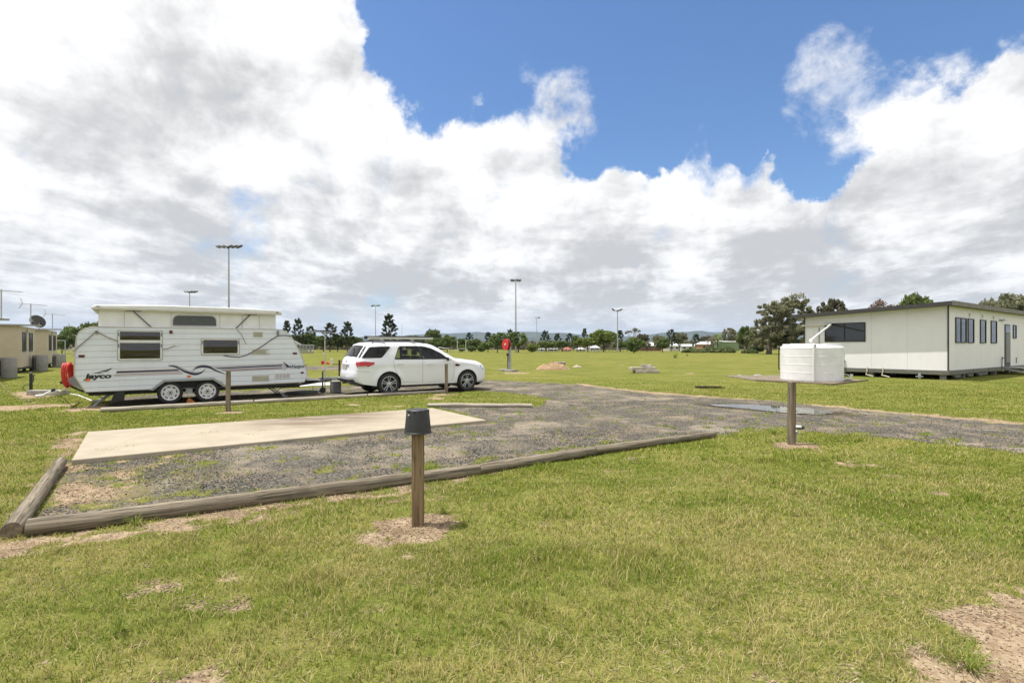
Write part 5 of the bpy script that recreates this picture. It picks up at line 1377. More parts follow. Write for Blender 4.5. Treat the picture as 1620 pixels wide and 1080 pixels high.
mb = MB(); mb.tube([(-.1, -.1, 1.68), (-.05, 0, 1.52)], .04, 8); mb.ball((-.09, -.1, 1.05), .08); mb.tube([(-.09, -.08, 1.05), (-.09, -.08, .1)], .02, 6); mb.build('valve_pipe', M['dark_steel'], t)
# soil heap with concrete collar
def heap(px0, px1, py, top, seed, label, mat, name):
    x0, y0 = G(px0, py); x1, _ = G(px1, py); cx = (x0 + x1) / 2; L = (x1 - x0) / 2
    t = thing(name, label, 'soil heap', (*Gd((px0 + px1) / 2, py, L * .5), 0))
    vs = []; fs = []; nr, na = 13, 40; h = hgt(top, y0)
    for i in range(nr):
        r = i / (nr - 1)
        for j in range(na):
            a = 2 * math.pi * j / na; q = np.array([math.cos(a) * r * 3.3 + seed]), np.array([math.sin(a) * r * 3.3])
            k = float(fbm(q[0], q[1], 4, seed)[0])
            vs.append((L * r * math.cos(a) * (.85 + .3 * float(fbm(np.array([math.cos(a) * 2 + 9.]), np.array([math.sin(a) * 2]), 3, seed)[0])), L * .55 * r * math.sin(a), max(h * (1 - r ** 2.6) * (.15 + 1.45 * k * (.6 + .8 * float(fbm(q[0] * 4, q[1] * 4, 2, seed + 1)[0]))), 0) - .03 * (r > .95)))
    for i in range(nr - 1):
        for j in range(na): fs.append((i * na + j, i * na + (j + 1) % na, (i + 1) * na + (j + 1) % na, (i + 1) * na + j))
    MB().add(vs, fs).build('mound', mat, t, angle=80)
    return t
soil = mk('reddish subsoil', (.34, .225, .13), .95, 0, .3, 14, bump=.8, bscale=30, dirt=(.55, .42, .29), damt=.6)
heap(846, 903, 585, 575, 3, 'low heap of reddish soil in the field right of the red hose reel', soil, 'soil_heap')
heap(906, 920, 581, 577.5, 8, 'tiny scatter of pale spoil just right of the soil heap', mk('pale spoil', (.50, .42, .33), .95, 0, .25, 14, bump=.6), 'soil_heap')
x, y = Gd(885, 584, 1.2)
t = thing('concrete_collar', 'grey concrete pipe collar sitting on top of the soil heap', 'pipe collar', (x, y, 0))
mb = MB(); mb.lathe([(.36, .10), (.40, .14), (.38, .25), (.37, .34), (.46, .36), (.46, .45), (.40, .46), (.30, .45), (.30, .14)], 26, 'Z', closed=True); mb.build('ring', M['concrete'], t)
MB().lathe([(.385, .25), (.405, .27), (.405, .32), (.38, .34)], 26, 'Z', cap=False).build('groove', M['dark_steel'], t)
# stack of old sleepers: every one its own thing
x0, y0 = G(1004, 590)
rn = random.Random(11)
def sleeper(dx, dy, z, L, rz, label, w=.20, h=.14):
    t = thing('timber_sleeper', label, 'sleeper', (x0 + dx, y0 + dy, z), rz, 'stack of old sleepers')
    b = MB(); n = 6; vs = []; 
    b.bx(0, L, -w / 2, w / 2, 0, h); b.build('beam', M['grey_wood2'], t, bevel=.02)
M['grey_wood2'] = wood('bleached grey sleepers', (.34, .29, .225), (.66, .60, .51), (1.5, 22, 22), .7)
sleeper(.05, .0, 0, 1.42, .10, 'lowest front sleeper of the grey stack in the field', .24, .16)
sleeper(.0, .42, 0, 1.35, .06, 'bottom sleeper at the back of the grey stack', .24, .16)
sleeper(-.18, .02, .165, 1.50, .16, 'front sleeper in the upper layer of the grey stack, jutting left', .21, .18)
sleeper(-.22, .27, .165, 1.52, .13, 'middle sleeper in the upper layer of the grey stack', .21, .18)
sleeper(-.20, .52, .165, 1.50, .12, 'rear sleeper in the upper layer of the grey stack', .21, .17)
for k, (dx, dy, s) in enumerate(((.62, .28, .17), (.98, .30, .14))):
    t = thing('rubble', ('pale lump of rubble lying on the left of the sleeper stack top', 'darker lump of rubble on the right end of the sleeper stack')[k], 'rubble', (x0 + dx, y0 + dy, .33)); b = MB(); b.ball((0, 0, s * .45), s, 8, 5); b.v = [(a * rn.uniform(.9, 1.6), c * rn.uniform(.8, 1.2), e * rn.uniform(.6, 1.0)) for a, c, e in b.v]; b.build('lump', M['concrete'], t)

# ------------------------------------------------------------------ cabins at the far left
def cabin(cx, cy, label, wing):
    t = thing('park_cabin', label, 'cabin', (cx, cy, 0), GRID, 'cream park cabins')
    wl = M['cabin']; Wd_, Ln, F0, H = 6.0, 4.7, .32, 2.74
    # local: x along u with the right wall at x = 0, y along v
    MB().bx(-Wd_, 0, 0, Ln, F0, H).build('wall', wl, t)
    rf = MB(); rf.add([(-Wd_ - .2, -.18, H + .0), (.22, -.18, H), (.22, Ln + .9, H + .16), (-Wd_ - .2, Ln + .9, H + .16), (-Wd_ - .2, -.18, H + .10), (.22, -.18, H + .10), (.22, Ln + .9, H + .26), (-Wd_ - .2, Ln + .9, H + .26)], [(0, 3, 2, 1), (4, 5, 6, 7), (0, 1, 5, 4), (1, 2, 6, 5), (2, 3, 7, 6), (3, 0, 4, 7)]); rf.build('roof', mk('pale cabin roof', (.36, .33, .29), .6, .1, .1, 3), t)
    for y0_, y1_ in ((.75, 1.75), (2.75, 3.75)):
        f = MB(); f.bx(0, .04, y0_, y0_ + .06, 1.30, 2.35); f.bx(0, .04, y1_ - .06, y1_, 1.30, 2.35); f.bx(0, .04, y0_, y1_, 1.25, 1.31); f.bx(0, .04, y0_, y1_, 2.34, 2.40); f.bx(0, .035, (y0_ + y1_) / 2 - .03, (y0_ + y1_) / 2 + .03, 1.3, 2.35); w = f.build('window', M['dark_steel'], t)
        MB().bx(.0, .015, y0_ + .06, y1_ - .06, 1.31, 2.34).build('pane', mk('cabin window', (.12, .13, .12), .08, 0, .1, 3), w)
    MB().bx(0, .10, 1.9, 2.4, 2.45, 2.60).build('wall_vent', M['cream'], t)
    for i in range(4):
        for j in range(3): MB().bx(-.15 - i * 1.8 - .08, -.15 - i * 1.8 + .08, .15 + j * 2.15 - .08, .15 + j * 2.15 + .08, -.1, F0 - .1).build('stump', M['dark_steel'], t)
    MB().bx(-Wd_, -.02, .04, Ln - .04, F0 - .12, F0 - .002).build('floor_frame', M['dark_steel'], t)
    if wing: 
        b = MB(); b.tube([(-3.3, -.06, 1.45), (-2.2, -.10, 1.40), (-1.0, -.08, 1.43)], .03, 6); b.build('tap_rail', M['galv'], t)
M['cabin'] = mk('cream cabin wall', (.57, .485, .37), .7, 0, .06, 2)
c2 = Vector((-28.6, 30.1, 0))
cabin(*(c2 - V * 9.4)[:2], 'cream cabin nearest the viewer, mostly outside the left edge, only its roof corner showing', False)
cabin(*c2[:2], 'middle cream cabin at the left edge with two narrow dark windows', True)
cabin(*(c2 + V * 9.4)[:2], 'farthest cream cabin, just left of the caravan, below the satellite dish', False)
def drum(px, py, label, s=1.0):
    x, y = Gd(px, py, .36); t = thing('water_drum', label, 'drum', (x, y, 0), 0, 'grey drums beside the cabins')
    b = MB(); b.lathe([(.001, .0), (.37, 0), (.38, .03), (.37, .96), (.35, 1.0), (.001, 1.02)], 26, cap=False); b.build('barrel', mk('grey drum sheet', (.30, .285, .27), .6, .1, .12, 4), t)
    for k in (-1, 0, 1): MB().tube([(-.05 + .11 * k, -.385, .12), (-.05 + .11 * k, -.395, .5), (-.05 + .11 * k, -.385, .86)], .022, 6).build('pipe', M['dark_steel'], t)
    MB().tube([(-.24, -.30, .55), (-.05, -.40, .58)], .02, 6).build('pipe', M['dark_steel'], t)
drum(11, 598, 'grey drum with dark pipes at the very left edge, nearest of the three')
drum(63.5, 587, 'grey drum with dark pipes between the middle and far cabins')
drum(94, 581.5, 'grey drum with dark lid just left of the caravan tail')
def aerial(px, py_base, py_top, yy, half, label, z0):
    x = at(px, yy); zt_ = hgt(py_top, yy); t = thing('roof_aerial', label, 'aerial', (x, yy, z0), 0, 'television aerials on the cabins'); h = zt_ - z0
    MB().tube([(0, 0, -.05), (0, 0, h + .08)], .028, 6).build('mast', M['galv'], t)
    b = MB(); b.tube([(-half * 1.0, 0, h + .08), (half * 1.6, 0, h - .06)], .022, 6); b.build('boom', M['galv'], t)
    for k in range(10):
        f = k / 9; xx = -half * .8 + 2.3 * half * f; L = .34 - .18 * f; MB().tube([(xx, -L, h + .06 - .11 * f), (xx, L, h + .06 - .11 * f)], .012, 4).build('rod', M['galv'], t)
    b = MB(); b.tube([(-half * .85, 0, h + .08), (-half * 1.12, .05, h + .42)], .02, 5); b.tube([(-half * .85, 0, h + .08), (-half * 1.15, -.05, h - .22)], .02, 5); b.build('reflector', M['galv'], t)
aerial(48.7, 512, 482, 33.2, .62, 'television aerial on the roof of the middle cabin', 2.9)
aerial(83, 522, 497.5, 41.8, .62, 'small television aerial above the farthest cabin', 2.95)
aerial(2, 500, 460, 25.6, .62, 'television aerial cut by the left edge, above the nearest cabin', 2.9)
yy = 40.5; x = at(61.5, yy)
t = thing('satellite_dish', 'dark round satellite dish on the roof of the farthest cabin', 'satellite dish', (x, yy, 2.85))
b = MB(); b.tube([(0, 0, -.05), (0, .05, .55)], .035, 7); b.build('mast', M['galv'], t)
b = MB(); b.lathe([(.52, 0), (.40, .06), (.25, .105), (.001, .13), (.001, .15), (.26, .125), (.42, .08), (.535, .0)], 30, 'Y', closed=True, cap=False); Mx = Matrix.Rotation(R(28), 3, 'X') @ Matrix.Rotation(R(12), 3, 'Z'); b.v = [tuple(Mx @ Vector(v) + Vector((.0, -.1, .66))) for v in b.v]; b.build('dish', mk('grey mesh dish', (.09, .09, .09), .7, .2, .2, 20), t)
b = MB(); b.tube([(0, -.1, .3), (.35, -.45, .2), (.95, -.1, .0)], .014, 5); b.bx(-.06, .06, -.62, -.54, .66, .75); b.tube([(0, -.1, .42), (0, -.56, .68)], .012, 5); b.build('feed_arm', M['galv'], t)
# clothes-line frame beyond the cabins
yy = 50; t = thing('clothes_line', 'galvanised clothes line frame on grass between the cabins and the caravan', 'clothes line', (at(103, yy), yy, 0))
b = MB(); b.tube([(0, 0, 0), (0, 0, hgt(538, yy))], .045, 7); b.tube([(-1.6, 0, 0), (-1.6, 0, hgt(538, yy))], .045, 7); b.build('upright', M['galv'], t)
b = MB(); b.tube([(-1.6, 0, hgt(538.5, yy)), (0, 0, hgt(538.5, yy))], .03, 6); b.tube([(-1.6, 0, hgt(553, yy)), (1.3, 0, hgt(553, yy))], .03, 6); b.build('rail', M['galv'], t)
# odds and ends in the field behind the aerial
def small(px, py, fn, name, label, cat):
    x, y = G(px, py); t = thing(name, label, cat, (x, y, 0)); fn(t)
small(511, 576, lambda t: (MB().bx(-.13, .13, -.12, .12, 0, .25).build('case', M['red_paint'], t, bevel=.02), MB().bx(-.14, .14, -.13, .13, .25, .29).build('lid', M['red_paint'], t, bevel=.01)), 'red_box', 'small red box on the field left of the pale post', 'box')
small(520, 576, lambda t: (MB().prism([(-.2, .0), (.22, .0), (.12, .14), (-.08, .22), (-.2, .2)], -.12, .12).build('wedge', M['orange'], t, bevel=.02), MB().bx(.1, .2, -.125, .125, .03, .07).build('strip', M['white_plastic'], t)), 'orange_marker', 'low orange marker on the field beside the red box', 'marker')
small(525, 576.5, lambda t: (MB().bx(-.09, .09, -.09, .09, 0, .50).build('bollard', M['white_plastic'], t, bevel=.015), MB().bx(.1, .75, -.05, .05, .0, .05).build('ground_rail', M['dark_wood'], t)), 'white_bollard', 'short white post on the field right of the orange marker', 'post')
small(512, 562, lambda t: (MB().bx(-.08, .08, -.08, .08, 0, .5).build('bollard', M['white_plastic'], t, bevel=.015),), 'white_bollard', 'tiny white post far off behind the television aerial', 'post')
# ------------------------------------------------------------------ trees
def leaf_mat(name, c1, c2, scale=.55, tr=.28):
    m = bpy.data.materials.new(name); m.use_nodes = True
    t = NT(m.node_tree); b = t.n['Principled BSDF']
    co = t.new('ShaderNodeTexCoord').outputs['Object']; oi = t.new('ShaderNodeObjectInfo')
    n = t.noise(co, scale, 4, .6); f = t.noise(co, 7.0, 2, .5)
    k = t.smooth(t.math('ADD', t.math('MULTIPLY', n, .65), t.math('MULTIPLY', f, .35)), .36, .64)
    c = t.mix(k, c1, c2)
    c = t.mix(t.math('MULTIPLY', oi.outputs['Random'], .35), c, [x * .62 for x in c1])
    t.l.new(c, b.inputs['Base Color']); b.inputs['Roughness'].default_value = .55; b.inputs['Specular IOR Level'].default_value = .3
    tl = t.new('ShaderNodeBsdfTranslucent'); t.l.new(c, tl.inputs[0]); mx = t.new('ShaderNodeMixShader'); mx.inputs[0].default_value = tr
    t.l.new(b.outputs[0], mx.inputs[1]); t.l.new(tl.outputs[0], mx.inputs[2]); t.l.new(mx.outputs[0], t.n['Material Output'].inputs[0])
    return m
LF = {'dark': leaf_mat('dark pine foliage', (.04, .06, .028), (.085, .115, .045)),
      'mid': leaf_mat('green foliage', (.095, .145, .038), (.22, .28, .075)),
      'deep': leaf_mat('deep green foliage', (.095, .135, .04), (.20, .25, .07)),
      'light': leaf_mat('light green foliage', (.14, .19, .035), (.27, .32, .07)),
      'gum': leaf_mat('grey green gum foliage', (.16, .17, .09), (.36, .35, .22), tr=.45),
      'olive': leaf_mat('olive brown foliage', (.09, .085, .045), (.17, .15, .085)),
      'russet': leaf_mat('russet twigs', (.16, .10, .085), (.28, .20, .17)),
      'shrub': leaf_mat('shrub foliage', (.10, .13, .04), (.20, .235, .075))}
BARK = mk('grey brown bark', (.13, .105, .08), .9, 0, .3, 6, bump=.5, bscale=12)
PALE_BARK = mk('pale bark', (.36, .32, .28), .9, 0, .2, 6)

def cards(rg, centres, radii, per, size, flat=.78, shell=.25):
    """leaf-sized quads spread through clumps"""
    n = len(centres); k = n * per
    c = np.repeat(centres, per, 0); r = np.repeat(radii, per)[:, None]
    d = rg.normal(size=(k, 3)); d /= np.linalg.norm(d, axis=1)[:, None]
    p = c + d * r * (shell + (1 - shell) * rg.random((k, 1)) ** .5) * np.array([1, 1, flat])
    nrm = d * .7 + rg.normal(size=(k, 3)) * .6 + np.array([0, 0, .35]); nrm /= np.linalg.norm(nrm, axis=1)[:, None]
    a = np.cross(nrm, rg.normal(size=(k, 3))); a /= np.linalg.norm(a, axis=1)[:, None]; b = np.cross(nrm, a)
    s = size * rg.uniform(.55, 1.35, (k, 1)); w = s * rg.uniform(.45, .8, (k, 1))
    v = np.stack([p - a * s, p + b * w * .9 - a * s * .1, p + a * s, p - b * w], 1).reshape(-1, 3)
    return v, np.arange(k * 4).reshape(-1, 4)
def limb_mesh(mb, p0, p1, r0, r1, rn, bend=.12, n=5):
    p0, p1 = Vector(p0), Vector(p1); L = (p1 - p0).length; pts = []
    o = Vector((rn.uniform(-1, 1), rn.uniform(-1, 1), rn.uniform(.2, .9))) * L * bend
    for i in range(n + 1):
        f = i / n; pts.append(p0.lerp(p1, f) + o * math.sin(math.pi * f) * (1 - .4 * f))
    mb.tube(pts, [r0 + (r1 - r0) * i / n for i in range(n + 1)], 7)
def proto(name, cat): return thing(name, 'x', cat)
def broad(name, H, Wd_, trunk, nclump, per, leaf, seed, mat, dome=.8, spread=.34, low=.0):
    rg = np.random.default_rng(seed); rn = random.Random(seed); t = proto(name, 'tree')
    ch = H - trunk; C = []
    while len(C) < nclump:
        d = rg.normal(size=3); d /= np.linalg.norm(d); r = rg.uniform(.42, 1.0) ** .6
        p = d * r
        if p[2] < -.72 + low: continue
        wob = 1 + .28 * math.sin(3 * math.atan2(p[1], p[0]) + seed) * (1 - abs(p[2])) + .14 * math.sin(5 * math.atan2(p[1], p[0]) + 2 * seed)
        C.append((p[0] * Wd_ / 2 * .84 * wob, p[1] * Wd_ / 2 * .84 * wob, trunk + ch * .46 + p[2] * ch * .46 * dome * (1 + .12 * math.sin(seed + 4 * p[0]))))
    C = np.array(C); rad = Wd_ * spread * rg.uniform(.35, .75, nclump) * .5
    v, f = cards(rg, C, rad, per, leaf)
    v[:, 2] *= H / np.percentile(v[:, 2], 99.6); v[:, :2] *= Wd_ / 2 / np.percentile(np.hypot(v[:, 0], v[:, 1]), 99)
    v[:, 2] = np.maximum(v[:, 2], .05)
    b = MB(); top = (rn.uniform(-.2, .2), rn.uniform(-.2, .2), trunk + ch * .25)
    b.tube([(0, 0, -.3), (0, 0, .1), (top[0] * .4, top[1] * .4, trunk * .8), top], [.05 * H ** .8, .042 * H ** .8, .034 * H ** .8, .022 * H ** .8], 9)
    for k in range(9):
        c = C[rn.randrange(nclump)]; z0 = trunk * rn.uniform(.7, 1.1); limb_mesh(b, (top[0] * .4, top[1] * .4, z0), c, .020 * H ** .8, .006 * H ** .5, rn)
    b.build('trunk', BARK, t); np_mesh('crown', v, f, mat, t)
    return t
def pine(H, seed, mat, name='hoop_pine', gap=.5, top=.17):
    """tall open conifer: whorls of branches with a foliage tuft at each end"""
    rg = np.random.default_rng(seed); rn = random.Random(seed); t = proto(name, 'tree')
    b = MB(); b.tube([(0, 0, -.3), (0.05, 0, H * .4), (0, .05, H * .97)], [.018 * H, .013 * H, .004 * H], 8); C, Rd = [], []
    z = H * .30; 
    while z < H * .97:
        f = z / H; L = H * top * (1.15 - .95 * max(0, (f - .55) / .45) ** 1.3) * (.65 + .35 * min(1, (f - .25) / .25)); nb = rn.choice((4, 5, 5, 6))
        a0 = rn.uniform(0, 6.28)
        for k in range(nb):
            if rn.random() < .16: continue
            a = a0 + 2 * math.pi * k / nb + rn.uniform(-.3, .3); l = L * rn.uniform(.65, 1.15); dz = l * rn.uniform(-.05, .45) * (f + .1)
            e = (l * math.cos(a), l * math.sin(a), z + dz); b.tube([(0, 0, z), (e[0] * .5, e[1] * .5, z + dz * .3), e], [.005 * H, .0035 * H, .002 * H], 5)
            for q in (.78, 1.0): C.append((e[0] * q, e[1] * q, z + dz * q + .03 * H * (q == 1))); Rd.append(.032 * H * rn.uniform(.7, 1.25))
        z += H * rn.uniform(.055, .095) * (1.15 - .4 * f)
    for k in range(5): C.append((rn.uniform(-.02, .02) * H, rn.uniform(-.02, .02) * H, H * rn.uniform(.93, 1.0))); Rd.append(.03 * H)
    v, f = cards(rg, np.array(C), np.array(Rd), 34, .020 * H, .9, .1); b.build('trunk', BARK, t); np_mesh('crown', v, f, mat, t)
    return t
def bare(H, seed, mat):
    rn = random.Random(seed); t = proto('bare_tree', 'tree'); b = MB(); tw = []
    def br(p, d, L, r, k):
        e = p + d * L; b.tube([p, p + d * L * .5 + Vector((rn.uniform(-.1, .1), rn.uniform(-.1, .1), 0)) * L * .5, e], [r, r * .8, r * .6], 6)
        if k == 0: tw.append(tuple(e)); return
        for _ in range(rn.choice((2, 3, 3))):
            q = (d + Vector((rn.uniform(-.75, .75), rn.uniform(-.75, .75), rn.uniform(-.1, .6)))).normalized(); br(e, q, L * rn.uniform(.6, .85), r * .55, k - 1)
    br(Vector((0, 0, -.2)), Vector((.03, 0, 1)), H * .3, .022 * H, 4); b.build('trunk', PALE_BARK, t)
    rg = np.random.default_rng(seed); v, f = cards(rg, np.array(tw), np.full(len(tw), .055 * H), 9, .020 * H, .8, .1); np_mesh('crown', v, f, mat, t); return t
def palm(H, seed, mat):
    rn = random.Random(seed); t = proto('palm_tree', 'palm'); b = MB(); b.tube([(0, 0, -.2), (.1, 0, H * .5), (.05, 0, H * .86)], [.06 * H * .6, .05 * H * .5, .045 * H * .5], 9); b.build('trunk', BARK, t)
    v, f = [], []
    for k in range(34):
        a = rn.uniform(0, 6.28); up = rn.uniform(-.55, 1.1); L = H * rn.uniform(.22, .34); prev = None
        for i in range(7):
            s = i / 6; rr = L * s; z = H * .86 + L * (up * s - 1.1 * s * s); w = .05 * H * (1 - s) ** .5 * (.4 + s) ; c = Vector((rr * math.cos(a), rr * math.sin(a), z)); sd = Vector((-math.sin(a), math.cos(a), 0)) * w
            cur = (len(v), len(v) + 1); v += [tuple(c - sd - Vector((0, 0, w * .8))), tuple(c + sd - Vector((0, 0, w * .8)))]
            mid = len(v); v.append(tuple(c)); cur = (cur[0], mid, cur[1])
            if prev: f += [(prev[0], prev[1], cur[1], cur[0]), (prev[1], prev[2], cur[2], cur[1])]
            prev = cur
    np_mesh('crown', np.array(v), np.array(f), mat, t); return t
def mound(name, Lx, Ly, H, n, per, leaf, seed, mat):
    rg = np.random.default_rng(seed); t = proto(name, 'shrub'); C = []
    for _ in range(n):
        a, b = rg.uniform(-1, 1), rg.uniform(-1, 1); C.append((a * Lx / 2, b * Ly / 2, H * .62 * (1 - a * a) ** .5 * (1 - b * b * .6) ** .5 * rg.uniform(.25, 1.0)))
    C = np.array(C); v, f = cards(rg, C, np.full(n, H * .36) * rg.uniform(.6, 1.2, n), per, leaf); v[:, 2] = np.maximum(v[:, 2], .02)
    b = MB()
    for k in range(5): c = C[rg.integers(n)]; b.tube([(c[0] * .7, c[1] * .7, -.1), (c[0], c[1], c[2])], [.05, .02], 5)
    b.build('stem', BARK, t); np_mesh('crown', v, f, mat, t); return t

PROT = {'p1': (pine(11, 1, LF['dark']), 11, 4.1), 'p2': (pine(11, 2, LF['dark'], top=.13), 11, 3.3), 'p3': (pine(11, 3, LF['dark'], top=.2), 11, 4.8),
        'b1': (broad('broadleaf_tree', 8, 8, 1.3, 90, 63, 0.270, 11, LF['mid']), 8, 8), 'b2': (broad('broadleaf_tree', 8, 7, 1.8, 69, 63, 0.270, 12, LF['mid'], .9), 8, 7),
        'b3': (broad('broadleaf_tree', 8, 9, 1.2, 99, 60, 0.297, 13, LF['deep']), 8, 9), 'b4': (broad('broadleaf_tree', 7, 8, 2.0, 66, 63, 0.257, 14, LF['light'], .7), 7, 8),
        'r1': (broad('round_bush', 4.4, 5.2, .25, 90, 69, 0.176, 15, LF['mid'], 1.0, .36, -.1), 4.4, 5.2), 'r2': (broad('round_tree', 4, 5, 1.0, 81, 69, 0.176, 16, LF['deep'], .9, .34), 4, 5),
        'bare': (bare(7.5, 21, LF['olive']), 7.5, 5), 'palm': (palm(6, 22, LF['olive']), 6, 3.6),
        'm1': (mound('shrub', 6, 4, 1.9, 80, 64, 0.182, 31, LF['shrub']), 1.9, 6.6), 'm2': (mound('shrub', 4, 3, 1.6, 50, 64, 0.168, 32, LF['shrub']), 1.6, 4.5)}
for k_, (o, _, _) in PROT.items():
    kids = [c for c in bpy.data.objects if c.parent == o]
    for c in kids: c.data.materials.clear if False else None
USED = set()
def plant(kind, px, top, wpx, y, mat, label, group=None):
    o, H, W_ = PROT[kind]
    if kind in USED: r = copy_tree(o)
    else:
        children_ = KIDS.setdefault(o.name, [(c, []) for c in children(o)]); r = o; USED.add(kind)
    r.location = (at(px, y), y, 0); h = hgt(top, y); w = wpx / FPX * y
    r.scale = (w / W_, w / W_, h / H); r.rotation_euler = (0, 0, random.Random(px * 3 + int(y)).uniform(0, 6.28))
    tag(r, label, None, group)
    if mat:
        for c in [q for q in bpy.data.objects if q.parent == r and q.name.startswith('crown')]:
            c.material_slots[0].link = 'OBJECT'; c.material_slots[0].material = LF[mat]
    return r
GP, GT = 'hoop pines on the horizon', 'trees along the far side of the field'
